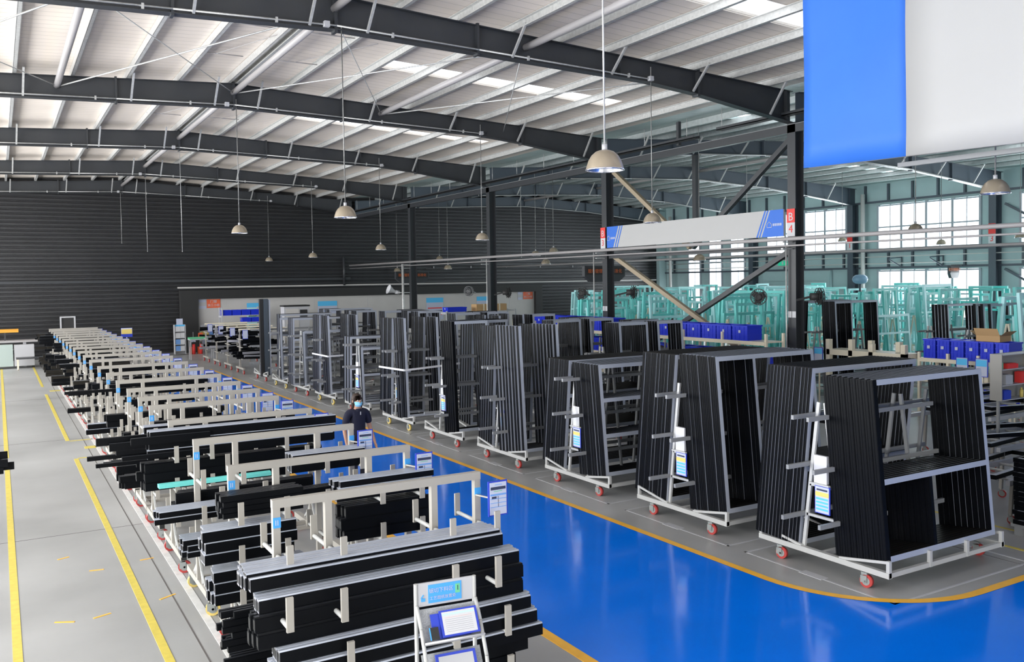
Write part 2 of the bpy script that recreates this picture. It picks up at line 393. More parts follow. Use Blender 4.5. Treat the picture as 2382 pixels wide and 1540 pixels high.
# left wall (out of frame): ribbon of windows between two bands
wl = struct('wall_left', MB().box(-6.8, -6.6, -10, 48, 0, 1.1, 'tealwall').box(-6.8, -6.6, -10, 48, 6.1, 8.6, 'tealwall'))
for i, y in enumerate(RY): obj('wall_post', MB().box(-6.75, -6.35, y-.2, y+.2, 0, 7.6, 'steel'), wl)
for i in range(6):
    y0, y1 = RY[i]+.2, RY[i+1]-.2
    wn = bpy.data.objects.new('window_%d' % (20+i), None); COL.objects.link(wn); wn['kind'] = 'structure'
    b = MB()
    for k in range(9): yy = y0+(y1-y0)*k/8; b.box(-6.75, -6.65, yy-.03, yy+.03, 1.1, 6.1, 'steel_b')
    for z in (1.13, 2.4, 3.6, 4.9, 6.07): b.box(-6.74, -6.66, y0, y1, z-.03, z+.03, 'steel_b')
    obj('window_frame', b, wn); obj('pane', MB().box(-6.705, -6.70, y0, y1, 1.1, 6.1, 'glass'), wn)
# front wall (behind the camera): wide opening under a lintel
struct('wall_front', MB().box(-6.8, 41.5, -10.2, -10, 4.8, 9.0, 'tealwall').box(7, 41.5, -10.2, -10, 0, 4.8, 'tealwall').box(-6.8, -3, -10.2, -10, 0, 4.8, 'tealwall'))
# right wall with real window openings
X = 40.25
holes = []    # y0,y1,z0,z1
holes += [(24.75, 30.35, 4.72, 7.08), (24.75, 30.35, 1.2, 3.66), (32.35, 38.1, 4.72, 7.1), (16.9, 22.85, 4.72, 7.08), (16.9, 22.85, 1.2, 3.66), (8.9, 14.9, 4.72, 7.08), (8.9, 14.9, 1.2, 3.66), (39.95, 41.15, 1.2, 6.0), (41.95, 43.1, 1.2, 6.0), (43.95, 45.1, 1.2, 5.7)]
cols = sorted(set([-10, 48]+[h[0] for h in holes]+[h[1] for h in holes]))
b = MB()
for y0, y1 in zip(cols, cols[1:]):
    zs = sorted([(h[2], h[3]) for h in holes if h[0] <= y0+.01 and h[1] >= y1-.01]); z = 0
    for a, c in zs: b.box(X, X+.15, y0, y1, z, a, 'tealwall'); z = c
    b.box(X, X+.15, y0, y1, z, 8.3, 'tealwall')
wr = struct('wall_right', b)
for i, (y0, y1, z0, z1) in enumerate(holes):
    wn = bpy.data.objects.new('window_%d' % (i+1), None); COL.objects.link(wn); wn['kind'] = 'structure'
    b = MB(); n = 4 if y1-y0 > 3 else 1
    for k in range(n+1): yy = y0+(y1-y0)*k/n; b.box(X-.06, X+.1, yy-.06, yy+.06, z0, z1, 'winframe')
    for k in range(n): yy = y0+(y1-y0)*(k+.5)/n; b.box(X, X+.06, yy-.018, yy+.018, z0, z1, 'winframe')
    for z in ([z0+.05, z0+(z1-z0)*.5, z1-.05] if n == 4 else [z0+.05, z0+1.6, z0+3.2, z1-.05]): b.box(X-.03, X+.08, y0, y1, z-.035, z+.035, 'winframe')
    obj('window_frame', b, wn)
    obj('pane', MB().box(X+.03, X+.034, y0, y1, z0, z1, 'glass'), wn)
# girts and short posts on the right wall
for z in (7.25, 4.62, 3.78): obj('girt', MB().box(X-.14, X, -9, 47.6, z-.05, z+.05, 'steel_b'), wr)
for y in [k*1.4+.3 for k in range(-4, 34)]:
    if all(not (h[0]-.1 < y < h[1]+.1 and h[2] < 6 and h[3] > 4.9) for h in holes) or True:
        obj('girt', MB().box(X-.12, X, y-.05, y+.05, 7.3, 8.15, 'steel_b'), wr)
        if not any(h[0]-.1 < y < h[1]+.1 and h[2] < 4 and h[3] > 4 for h in holes): obj('girt', MB().box(X-.12, X, y-.05, y+.05, 3.8, 4.6, 'steel_b'), wr)
d = struct('door_1', MB().box(X-.2, X-.05, 33.3, 38.3, 0, 3.7, 'tealwall'))
for k in range(7): obj('door_panel', MB().box(X-.24, X-.2, 33.35, 38.25, .02+k*.52, .5+k*.52, 'tealwall'), d)
obj('downpipe', MB().cyl((X-.35, 31.05, 0), (X-.35, 31.05, 7.7), .11, 'rackwhite', 12), wr)
obj('downpipe', MB().cyl((X-.6, 46.3, 0), (X-.6, 46.3, 7.6), .10, 'rackwhite', 12), wr)
b = MB(); b.cyl((X-.3, 0, 4.35), (X-.3, 47, 4.35), .03, 'rackwhite', 6); b.cyl((X-.3, 0, 4.0), (X-.3, 47, 4.0), .03, 'rackwhite', 6); obj('wall_pipe', b, wr)
for y in (26.6, 28.9): obj('pipe_bracket', MB().bar((X-.1, y, 4.3), (X-.7, y+.3, 4.25), .05, .05, 'steel_b').bar((X-.1, y, 3.8), (X-.7, y+.3, 4.2), .05, .05, 'steel_b').bar((X-.1, y, 3.85), (X-.1, y, 4.35), .05, .05, 'steel_b'), wr)
tr = struct('trim_1', MB().box(39.6, 40.2, 47.4, 47.7, 0, 8.2, 'tealwall'))

# ================================================================ COLUMNS (middle line and right wall)
def column(x, y, h, k, label, wx=.30, wy=.26):
    t = thing('steel_column', label, 'column', (x, y, 0))
    obj('flange', MB().box(0, .014, -wy/2, wy/2, 0, h, k), t); obj('flange', MB().box(wx-.014, wx, -wy/2, wy/2, 0, h, k), t)
    obj('web', MB().box(.014, wx-.014, -.006, .006, 0, h, k), t)
    obj('base_plate', MB().box(-.08, wx+.08, -.22, .22, 0, .02, k), t)
    return t
cn = ['', 'dark grey column out of sight by the near end', 'dark grey steel column carrying the B 4 plate', 'dark grey steel column carrying the B 3 plate', 'dark grey column standing before the pale annex wall, right of its middle', 'dark grey column with a white loudspeaker and fan before the annex']
for i in (1, 2, 3, 4, 5): column(17.5, RY[i]+.05, 7.3, 'steel', cn[i])
rn = ['dark blue-grey wall column at the near right', 'blue-grey wall column behind the right end of the blue crates', 'blue-grey wall column carrying the number 3 plate', 'blue-grey wall column with white number plate beside the downpipe', 'blue-grey wall column between the tall narrow windows and the roller door']
for y, n in zip((7.9, 15.9, 23.9, 31.75, 39.0), rn): column(39.75, y, 7.2, 'steel_b', n, .45, .35)
# plates on the columns
def plate(x, y, z, w, h, label, top_s, bot_s, cat='sign'):
    t = thing('number_plate', label, cat, (x, y, z))
    obj('panel', MB().box(-.01, 0, -w/2, w/2, h*.5, h, 'red').box(-.01, 0, -w/2, w/2, 0, h*.5, 'paperw'), t)
    R = face_rot((-1, 0, 0))
    if top_s: text('letter', top_s, h*.42, t, 'paperw', Matrix.Translation((-.014, 0, h*.70)) @ R)
    text('number', bot_s, h*.40, t, 'red', Matrix.Translation((-.014, 0, h*.26)) @ R)
plate(17.48, 15.75, 4.42, .26, .70, 'red and white B 4 plate at the right end of the long aisle sign', 'B', '4')
plate(17.43, 23.72, 4.42, .26, .70, 'red and white B 3 plate at the left end of the long aisle sign', 'B', '3')
plate(39.74, 23.9, 4.75, .34, .95, 'small plate reading 3 on the wall column under the right pendant lamp', '', '3')
plate(39.74, 31.75, 4.75, .34, .95, 'small plate on the wall column beside the tall pale downpipe', '', '1')
# eave beam, cable tray and bracing along the middle column line
t = thing('tie_beam', 'long dark beam running along the heads of the middle columns', 'beam', (17.5, 0, 7.05))
obj('chord', MB().box(0, .14, -9, 47.5, 0, .2, 'steel'), t); obj('chord', MB().box(-.02, .16, -9, 47.5, .2, .212, 'grey'), t)
for i, (y0, y1) in enumerate(((18.9, 46.9), (8.0, 18.0))):
    t = thing('cable_tray', ('dark cable tray hanging above the far middle columns', 'dark cable tray end at the head of the B 4 column')[i], 'cable tray', (17.2, 0, 7.35 if i == 0 else 7.42))
    obj('tray', MB().box(-.12, .12, y0, y1, 0, .02, 'black').box(-.12, -.11, y0, y1, 0, .08, 'steel').box(.11, .12, y0, y1, 0, .08, 'steel'), t)
    hm = MB().cyl((-.1, 0, 0), (-.1, 0, .6), .008, 'galv', 5).mesh('hanger'); y = y0+.3
    while y < y1: obj('hanger', hm, t, (0, y, 0)); y += 1.9
obj('post_stub', MB().box(17.4, 17.5, 19.9, 20, 7.3, 8.0, 'steel'), ce)
def brace(y0, z0, y1, z1, k, label, xo=17.74):
    t = thing('cross_brace', label, 'brace'); t.location = (xo, y0, z0)
    obj('tube', MB().bar((0, 0, 0), (0, y1-y0, z1-z0), .13, .13, k, (1, 0, 0)), t)
brace(23.5, 6.95, 19.8, 4.3, 'brace', 'tan upper diagonal brace rising to the B 3 column head')
brace(15.95, 6.95, 19.7, 4.3, 'steel', 'dark upper diagonal brace rising to the B 4 column head', 17.74)
brace(23.5, 4.15, 16.1, .6, 'brace', 'tan lower diagonal brace falling from the B 3 column')
b_ = brace(15.95, 4.15, 23.4, .6, 'steel', 'dark lower diagonal brace falling from the B 4 column', 17.89)
t = thing('strut', 'horizontal dark strut between the B 3 and B 4 columns', 'beam', (17.62, 0, 4.15)); obj('tube', MB().bar((0, 15.9, 0), (0, 23.6, 0), .12, .12, 'steel'), t)
for i, (z, r, lab) in enumerate(((4.29, .05, 'long pale conduit crossing the hall at sign height, upper one'), (4.12, .022, 'thin pale conduit just under the long pale conduit'))):
    t = thing('conduit', lab, 'pipe', (17.15, 0, z)); obj('pipe', MB().cyl((0, -9, 0), (0, 47.3, .12), r, 'tube', 8), t)
    for y in (7.85, 15.75, 23.75, 31.75, 39.75): obj('bracket', MB().box(0, .35, y-.03, y+.03, -.03, .0, 'galv'), t)
t = thing('conduit', 'pale conduit running far behind across the right hall', 'pipe', (26, 0, 4.25)); obj('pipe', MB().cyl((0, 2, 0), (0, 47, 0), .05, 'tube', 8), t)
for i, (x, y, h, lab) in enumerate(((17.0, 39.5, 4.3, 'pale pipe standing left of the column with the loudspeaker'), (17.15, 31.3, 4.3, 'thin pale pipe beside the column before the annex'), (17.2, 23.95, 4.3, 'thin pale pipe beside the B 3 column'), (17.42, 15.86, 4.2, 'thin bright pipe on the B 4 column'))):
    t = thing('riser_pipe', lab, 'pipe', (x, y, 0)); obj('pipe', MB().cyl((0, 0, 0), (0, 0, h), .022 if i else .06, 'galv', 6), t)
t = thing('hanging_post', 'dark square post hanging from the roof beam above the long sign', 'post', (21.5, 23.7, 5.0)); obj('tube', MB().box(-.09, .09, -.09, .09, 0, 2.75, 'steel'), t); obj('plate', MB().box(-.14, .14, -.14, .14, 2.74, 2.76, 'steel'), t)
# diagonal braces of the right wall bay near the frame edge
for z0, z1 in ((6.6, 4.9), (3.6, 2.0)): obj('wall_brace', MB().bar((40.1, 23.5, z0), (40.1, 18, z1-1.5), .1, .1, 'steel_b', (1, 0, 0)), wr)

# ================================================================ LONG SIGN B3-B4
t = thing('aisle_sign', 'long white sign with blue slanted ends hanging between columns B 3 and B 4', 'sign', (17.44, 0, 4.44))
y0, y1, h = 15.96, 23.52, .69
def P(pts, k, x=0): b = MB(); b.poly([(x, y, z) for y, z in pts], k); return b
obj('board', MB().box(0, .04, y0, y1, 0, h, 'bannerw'), t)
b = MB(); 
for pts, k, x in (([(y0, 0), (y0, h), (y0+.45, h), (y0+.75, 0)], 'signb', -.003), ([(y1, 0), (y1, h), (y1-.62, h), (y1-.34, 0)], 'signb', -.003)):
    b = MB(); b.poly([(x, y, z) for y, z in pts], k); obj('blue_end', b, t)
for s, ya, yb in ((0, y0+.50, y0+.80), (0, y0+.59, y0+.89)):
    b = MB(); b.poly([(-.005, ya, h), (-.005, ya+.05, h), (-.005, yb+.05, 0), (-.005, yb, 0)], 'signb'); obj('stripe', b, t)
for ya, yb in ((y1-.74, y1-.46), (y1-.85, y1-.57)):
    b = MB(); b.poly([(-.005, ya, h), (-.005, ya+.05, h), (-.005, yb+.05, 0), (-.005, yb, 0)], 'signb'); obj('stripe', b, t)
def logo(y, z, s, par, words):
    b = MB(); q = [(-.5, -.45), (-.5, .1), (0, .55), (.5, .1), (.5, -.45)]
    for (a, c), (e, f) in zip(q, q[1:]+q[:1]): b.bar((-.008, y-a*s, z+c*s), (-.008, y-e*s, z+f*s), .01, s*.12, 'paperw', (1, 0, 0))
    obj('logo', b, par)
    b = MB()
    for i in range(words): b.box(-.008, -.005, y-s*.75-i*.062-.045, y-s*.75-i*.062, z-.035, z+.03, 'paper')
    obj('lettering', b, par)
logo(y0+.47, h*.45, .15, t, 5); logo(y1-.10, h*.45, .15, t, 4)
obj('hanger', MB().cyl((.02, y0+.4, h), (.02, y0+.4, h+.02), .01, 'galv', 5), t)
# big banner near the camera, right
t = thing('banner', 'huge blue and white banner hanging at the upper right', 'banner', (11.6, 0, 0))
def sheet(y0, y1, k, nm):
    b = MB(); n = 10; m = 8
    for i in range(n):
        for j in range(m):
            q = []
            for a, c in ((i, j), (i+1, j), (i+1, j+1), (i, j+1)):
                y = y1-(y1-y0)*a/n; zb = 5.19-.025*(10.17-y)+.0; z = zb+(8.25-zb)*c/m
                q.append((.012*math.sin(y*2.3+c*.9)+.03*math.exp(-((y-9.9)**2/.05+(z-5.6)**2/.12)), y, z))
            b.poly(q, k)
    me = b.mesh(nm); bm = bmesh.new(); bm.from_mesh(me); bmesh.ops.remove_doubles(bm, verts=bm.verts, dist=.0005)
    for f in bm.faces: f.smooth = True
    bm.to_mesh(me); bm.free(); o = obj(nm, me, t); md = o.modifiers.new('s', 'SOLIDIFY'); md.thickness = .006; return o
sheet(8.28, 10.17, 'bannerb', 'blue_panel'); sheet(2.5, 8.28, 'bannerw', 'white_panel')
obj('bottom_rod', MB().cyl((.05, 10.1, 5.2), (.05, 2.5, 5.02), .018, 'tube', 8), t)
for y in (10.1, 8.3, 6.4, 4.4, 2.6): obj('hanger', MB().cyl((0, y, 8.2), (0, y, 8.55), .01, 'galv', 5), t)
obj('top_rail', MB().cyl((0, 2.4, 8.27), (0, 10.25, 8.27), .03, 'galv', 6), t)
t = thing('hanging_beam', 'grey square tube hanging just behind the banner bottom', 'beam', (12.3, 0, 5.12)); obj('tube', MB().bar((0, 8.9, 0), (0, 2, -.06), .07, .07, 'grey'), t)
[obj('hanger', MB().cyl((0, y, 0), (0, y, 3.3), .01, 'galv', 5), t) for y in (3, 8.8)]

# ================================================================ PENDANT LAMPS
def lamp_proto():
    t = thing('pendant_lamp', '', 'lamp')
    pr = [(.035, .205), (.06, .20), (.10, .185), (.145, .145), (.178, .09), (.198, .03), (.205, 0)]
    obj('shade', MB().lathe(pr, 'lamp', 28).lathe([(r-.004, z-.003) for r, z in reversed(pr)], 'chrome', 28), t)
    obj('rim', MB().lathe([(.205, 0), (.212, -.004), (.212, -.016), (.200, -.018)], 'chrome', 28), t)
    obj('socket', MB().cyl((0, 0, .2), (0, 0, .265), .03, 'tape', 12), t)
    obj('bulb', MB().lathe([(.001, .03), (.03, .045), (.04, .09), (.02, .15), (.015, .2)], 'bulb', 10), t)
    return t
LP = lamp_proto(); first = True
def lamp(x, y, z, label, bare=False):
    global first
    zt = (zbot(x)+.02 if any(abs(y-q) < .3 for q in RY) else top(x)+.2)
    if zt < top(x): y = min(RY, key=lambda q: abs(q-y))-.09
    if bare:
        t = thing('hanging_rod', label, 'rod', (x, y, z)); obj('rod', MB().cyl((0, 0, 0), (0, 0, zt-z), .009, 'galv', 5), t); obj('hook', MB().cyl((0, 0, -.03), (0, 0, 0), .015, 'galv', 6), t); return
    t = LP if first else copy_tree(LP, label=label); first = False; t.location = (x, y, z); t['label'] = label
    obj('cord', MB().cyl((0, 0, .26), (0, 0, zt-z), .011, 'galv', 6), t)
lamp(5.70, 7.71, 4.59, 'pendant dome lamp nearest the camera, large above the picture centre')
lamp(5.6, 15.58, 4.63, 'pendant dome lamp above the far carts, second largest on the left')
lamp(12.8, 23.58, 4.67, 'pendant dome lamp left of the column before the annex end')
lamp(12.72, 31.6, 4.68, 'pendant dome lamp against the dark wall left of the loudspeaker column')
lamp(12.6, 39.6, 4.64, 'small pendant dome lamp against the dark wall above the annex')
lamp(12.65, 47.2, 4.68, 'smallest pendant lamp hung right at the dark back wall')
lamp(5.55, 23.58, 4.78, 'flat looking pendant lamp high on the dark wall, left half')
lamp(12.85, 15.58, 4.68, 'pendant dome lamp just above the long white sign')
lamp(12.9, 7.7, 4.60, 'pendant dome lamp under the banner at the right edge')
lamp(5.5, 31.58, 4.6, 'thin empty rod hanging before the dark wall, third from the left', True)
lamp(5.5, 39.58, 4.9, 'thin empty rod hanging before the dark wall, second from the left', True)
lamp(5.4, 47.2, 5.6, 'thin empty rod hanging before the dark wall, leftmost', True)
for x, y, z, lb in ((20.2, 31.7, 4.1, 'pendant lamp low behind the conduit, between the annex end and the B 3 column'), (19.7, 31.9, 4.45, 'pendant lamp just above the conduit left of the B 3 column'), (20.6, 31.9, 4.6, 'pendant lamp highest of the cluster left of the B 3 column'),
                    (19.5, 39.7, 4.05, 'pendant lamp right of the loudspeaker column, under the conduit'), (19.9, 47.0, 4.05, 'tiny pendant lamp left of the loudspeaker column, under the conduit'), (22.6, 47.0, 4.74, 'tiny pendant lamp above the conduit right of the loudspeaker column'),
                    (22.3, 15.7, 4.62, 'pendant lamp before the large upper window on the right'), (35.5, 23.7, 4.7, 'small pendant lamp low before the large upper window'), (20.0, 21.9, 3.98, 'pendant lamp seen below the long sign before the narrow windows'),
                    (35.0, 19.9, 4.8, 'pendant lamp at the right picture edge beside the number 3 column'), (36, 29.2, 5.1, 'small pendant lamp before the upper window right of the B 4 column')):
    lamp(x, y, z, lb)
for x, y, z, lb in ((19.0, 31.7, 4.4, 'thin rod hanging right of the column before the annex'), (23.4, 31.7, 4.5, 'thin rod hanging left of the B 3 column, farther one'), (23.9, 23.7, 4.6, 'thin rod hanging behind the long sign')): lamp(x, y, z, lb, True)
# ================================================================ ANNEX at the back wall
an = struct('wall_annex', MB().box(8.85, 29.2, 47.15, 47.3, 0, 2.72, 'annex'))
struct('trim_2', MB().box(8.0, 29.7, 46.9, 47.3, 2.72, 3.18, 'black').box(8.0, 8.85, 46.9, 47.3, 0, 2.72, 'black').box(29.2, 29.7, 46.9, 47.3, 0, 2.72, 'black'))
struct('baseboard_annex', MB().box(8.85, 29.2, 47.12, 47.15, 0, .15, 'tape'))
for x in (11.9, 15.0, 18.1, 21.2, 24.3, 27.4): obj('panel_joint', MB().box(x, x+.015, 47.145, 47.151, .15, 2.72, 'tape'), an)
RN = face_rot((0, -1, 0))
def poster(x0, x1, z0, z1, label, bands, cat='poster', y=47.14, name='poster', words=None):
    """bands: (z-fraction from, to, colour)"""
    t = thing(name, label, cat, (x0, y, z0)); w, h = x1-x0, z1-z0
    b = MB().box(0, w, -.012, 0, 0, h, 'paper')
    for a, c, k in bands: b.poly([(.0+ (.0 if c-a > .12 else w*.08), -.014, h*a), (w-(.0 if c-a > .12 else w*.08), -.014, h*a), (w-(.0 if c-a > .12 else w*.08), -.014, h*c), (.0+(.0 if c-a > .12 else w*.08), -.014, h*c)], k)
    obj('panel', b, t)
    if words:
        for s, z, sz, k in words: text('lettering', s, sz, t, k, Matrix.Translation((w/2, -.02, h*z)) @ RN)
    return t
ln = [(.62-.11*i, .65-.11*i, 'inkblue') for i in range(5)]
poster(11.35, 12.45, 1.0, 2.45, 'blue and green poster behind the tall dark frame at the far left of the annex', [(.84, 1, 'inkcyan'), (.05, .82, 'teal2')]+ln)
poster(15.2, 16.3, 1.75, 2.45, 'pale poster with cyan header high on the annex wall', [(.62, 1, 'inkcyan')]+[(.2, .26, 'inkblue')])
poster(21.75, 22.85, 1.2, 2.48, 'white poster with blue header right of the loudspeaker column', [(.78, 1, 'inkcyan'), (.5, .55, 'red'), (.38, .42, 'ink'), (.2, .24, 'red')])
poster(25.1, 26.0, 1.2, 2.48, 'white poster with blue header just left of the column before the annex', [(.8, 1, 'inkcyan')]+ln)
poster(8.92, 9.28, 2.22, 2.7, 'small white plate beside the left orange notice', [(.3, .7, 'tape')])
poster(28.02, 28.35, 2.22, 2.7, 'small white plate beside the right orange notice', [(.3, .7, 'tape')])
poster(9.32, 10.0, 2.25, 2.7, 'orange notice with white lettering at the left end of the annex', [(0, 1, 'redor')], words=[('门窗', .72, .17, 'paperw'), ('施工小组', .3, .15, 'paperw')])
poster(28.4, 29.1, 2.25, 2.7, 'orange notice with white lettering at the right end of the annex', [(0, 1, 'redor')], words=[('门窗', .72, .17, 'paperw'), ('施工小组', .3, .15, 'paperw')])
for i, (x, z, w, h, k, lb) in enumerate(((8.95, 1.1, .42, .3, 'paperw', 'white sheet pinned low at the annex corner, upper one'), (8.95, .75, .42, .3, 'inky', 'orange-yellow sheet pinned at the annex corner'), (9.42, 1.05, .42, .35, 'paper', 'pale blue sheet beside the white one on the annex wall'), (9.42, .62, .42, .38, 'inkblue', 'blue notice sheet low on the annex wall'), (9.05, .12, .45, .6, 'paper', 'tall pale sheet standing by the annex corner'), (9.95, .8, .36, .5, 'paper', 'pale blue sheet third from the annex corner'))):
    poster(x, x+w, z, z+h, lb, [(.0, 1, k)], 'notice', name='notice_sheet')
# ---- shelving with blue crates
def crate_mb(w, d, h, k='blue'):
    b = MB(); t = .025
    b.box(0, w, 0, d, 0, t, k); b.box(0, w, 0, t, t, h, k); b.box(0, w, d-t, d, t, h, k); b.box(0, t, t, d-t, t, h, k); b.box(w-t, w, t, d-t, t, h, k)
    for z in (h*.33, h*.66): b.box(-.008, w+.008, -.008, 0, z, z+.02, k); b.box(-.008, w+.008, d, d+.008, z, z+.02, k); b.box(-.008, 0, 0, d, z, z+.02, k)
    b.box(-.018, w+.018, -.018, 0, h-.035, h, k); b.box(-.018, 0, 0, d, h-.035, h, k); b.box(w, w+.018, 0, d, h-.035, h, k); b.box(-.018, w+.018, d, d+.018, h-.035, h, k)
    for i in range(3): b.box(-.010, 0, d*(.2+.3*i), d*(.2+.3*i)+.015, .03, h-.04, k)
    return b
CR = {}
def crate(x, y, z, w, d, h, label, group, tagk=True):
    key = (w, d, h)
    if key not in CR: CR[key] = (crate_mb(w, d, h).mesh('crate'), MB().box(-.022, -.018, d*.42, d*.42+.07, h*.5, h*.5+.07, 'paper').mesh('crate_label'))
    t = thing('plastic_crate', label, 'crate', (x, y, z), 0, group); obj('body', CR[key][0], t)
    if tagk: obj('paper_label', CR[key][1], t)
    return t
def shelf(x, y0, y1, dx, levels, posts, k, label, topz):
    t = thing('shelving_unit', label, 'shelf', (x, y0, 0)); L = y1-y0
    for i in range(posts+1):
        for xx in (0, dx): obj('post', MB().box(xx-.03, xx+.03, L*i/posts-.03, L*i/posts+.03, 0, topz, k), t)
    for z in levels: obj('shelf_board', MB().box(-.03, dx+.03, 0, L, z-.03, z, k).box(-.05, -.03, 0, L, z-.09, z, k), t)
    return t
def crates_on(x, y0, y1, z, w, d, h, label, group, gaps=(), jit=True):
    y = y0; i = 0
    while y+d < y1:
        if i not in gaps: crate(x+(rnd.random()*.03 if jit else 0), y, z, w, d, h, label, group)
        y += d+.05; i += 1
shelf(16.2, 15.4, 21.4, .6, (1.18, 1.80), 4, 'ivory', 'cream shelving unit of blue crates left of the B 4 column', 2.0)
shelf(16.2, 21.6, 27.6, .6, (.62, 1.18, 1.80), 4, 'ivory', 'cream shelving unit of blue crates partly hidden behind tall black frames', 2.0)
crates_on(16.22, 16.05, 20.7, 1.8, .5, .52, .38, 'blue plastic crate on the top shelf left of the B 4 column', 'crates on the top shelf left of the B 4 column')
crates_on(16.22, 15.6, 21.3, 1.18, .5, .6, .36, 'blue plastic crate on the lower shelf behind the two crouched workers', 'crates on the lower shelf behind the workers')
crates_on(16.22, 21.7, 27.4, 1.8, .5, .6, .40, 'blue plastic crate on the top shelf seen between the tall black frames', 'crates on the top shelf behind the tall frames')
crates_on(16.22, 21.7, 27.4, 1.18, .5, .6, .40, 'blue plastic crate on the middle shelf seen between the tall black frames', 'crates on the middle shelf behind the tall frames')
crates_on(16.22, 21.7, 27.4, .62, .5, .6, .40, 'blue plastic crate on the bottom shelf seen between the tall black frames', 'crates on the bottom shelf behind the tall frames')
shelf(19.0, 11.0, 13.2, .7, (.95, 1.42), 3, 'ivory', 'cream bench shelf with blue crates behind the nearest trolley', 1.55)
crates_on(19.02, 11.05, 13.15, 1.42, .5, .30, .45, 'blue plastic crate in the row on the cream bench at the right', 'crates in the row on the cream bench at the right', jit=False)
crates_on(19.02, 11.1, 13.1, .45, .5, .42, .40, 'blue plastic crate under the cream bench at the right', 'crates under the cream bench at the right')
t = thing('cardboard_box', 'open cardboard box on the blue crates at the right', 'box', (19.1, 11.3, 1.872))
obj('body', MB().box(0, .42, 0, .55, 0, .13, 'card'), t)
for q in ([(0, 0, .13), (-.10, 0, .30), (-.10, .55, .30), (0, .55, .13)], [(0, 0, .13), (.42, 0, .13), (.42, -.14, .24), (0, -.14, .24)], [(0, .55, .13), (.42, .55, .13), (.42, .70, .23), (0, .70, .23)]):
    b = MB(); b.poly(q, 'card'); obj('flap', b, t)
t = thing('bench', 'cream bench with upright stop posts behind the second nearest trolley', 'bench', (18.6, 13.3, 0))
obj('top_beam', MB().box(0, .6, 0, 2.3, 1.36, 1.5, 'ivory'), t)
for y, h in ((0, 1.72), (.9, 1.7), (1.5, 1.78), (2.2, 1.76)): obj('stop_post', MB().box(.0, .12, y, y+.12, 0 if y in (0, 2.2) else 1.2, h, 'ivory'), t)
for y in (.5, 1.3): obj('stop_post', MB().box(.5, .62, y, y+.12, 0, 1.74, 'ivory'), t)
for i, (y, lb) in enumerate(((11.6, 'blue card on a post of the cream bench, left of the crates'), (15.55, 'blue card at the far end of the cream bench by the B 4 column'), (11.15, 'blue card clipped above the open cabinet'), (10.45, 'blue card on a stand right of the open cabinet'))):
    t = thing('card_holder', lb, 'card', (18.4, y, 0)); obj('frame', MB().box(0, .02, 0, .28, 1.15, 1.55, 'bluef'), t); obj('sheet', MB().box(-.004, 0, .015, .265, 1.165, 1.535, 'paper').box(-.007, -.004, .02, .26, 1.38, 1.52, 'inkcyan'), t)
    obj('stand', MB().box(.02, .05, .12, .15, 0, 1.3, 'ivory'), t)
b = MB()
for i in range(9):
    y = 11.1+i*.22; b.box(19.05, 19.2, y, y+.09, .95, 1.15, ('redor', 'card', 'ivory')[i % 3])
tag(obj('small_part', b), 'small brown and white parts lined up on the lower tier of the cream bench', 'parts', kind='stuff')
t2 = thing('open_cabinet', 'grey open-fronted cabinet holding red and green items behind the nearest trolley', 'cabinet', (14.0, 8.25, 0))
obj('side_panel', MB().box(0, .02, 0, .2, 1.32, 2.08, 'cabinet'), t2); obj('side_panel', MB().box(.92, .94, 0, .2, 1.32, 2.08, 'cabinet'), t2); obj('back_panel', MB().box(.02, .92, .19, .2, 1.32, 2.08, 'cabinet'), t2)
for z in (1.32, 1.56, 1.82, 2.06): obj('shelf_board', MB().box(.02, .92, 0, .19, z, z+.015, 'tape'), t2)
for x in (.05, .85): obj('leg', MB().box(x, x+.04, .08, .12, 0, 1.32, 'grey'), t2)
for i, (x, z, w, h, k, lb) in enumerate(((.05, 1.837, .08, .14, 'inkg', 'green bottle on the top shelf of the grey cabinet'), (.2, 1.837, .3, .07, 'red', 'red tool on the top shelf of the grey cabinet'), (.6, 1.577, .12, .18, 'red', 'dark red box on the middle shelf of the grey cabinet'), (.15, 1.577, .2, .15, 'tape', 'grey box on the middle shelf of the grey cabinet'), (.65, 1.337, .06, .16, 'inky', 'yellow-green bottle on the bottom shelf of the grey cabinet'), (.1, 1.337, .2, .14, 'bluef', 'blue box on the bottom shelf of the grey cabinet'))):
    tag(obj('small_item', MB().cyl((0, 0, 0), (0, 0, h*.75), w/2, k, 10).cyl((0, 0, h*.75), (0, 0, h), w*.22, k, 8) if w < .1 else MB().box(0, w, 0, .12, 0, h, k).box(w*.1, w*.9, .02, .10, h, h+.01, k), None, (14.0+x, 8.30 if w < .1 else 8.27, z)), lb, 'box' if 'box' in lb else ('bottle' if 'bottle' in lb else 'tool'))

# ================================================================ CASTERS
FORK = MB().box(-.02, .02, -.03, .03, .115, .15, 'hub').box(-.035, -.028, -.035, .03, .05, .12, 'hub').box(.028, .035, -.035, .03, .05, .12, 'hub').cyl((-.035, -.02, .065), (.035, -.02, .065), .012, 'hub', 8).mesh('fork')
def wheel_mesh(k): return MB().cyl((-.02, -.02, .065), (.02, -.02, .065), .065, k, 20).cyl((-.024, -.02, .065), (.024, -.02, .065), .042, 'hub', 14).mesh('wheel')
WH = {k: wheel_mesh(k) for k in ('rubber', 'ywheel')}
def caster(par, x, y, k='rubber', rz=0, s=1.0):
    c = obj('caster', FORK, par, (x, y, 0), (0, 0, rz)); c.scale = (s, s, s); obj('wheel', WH[k], c); return c

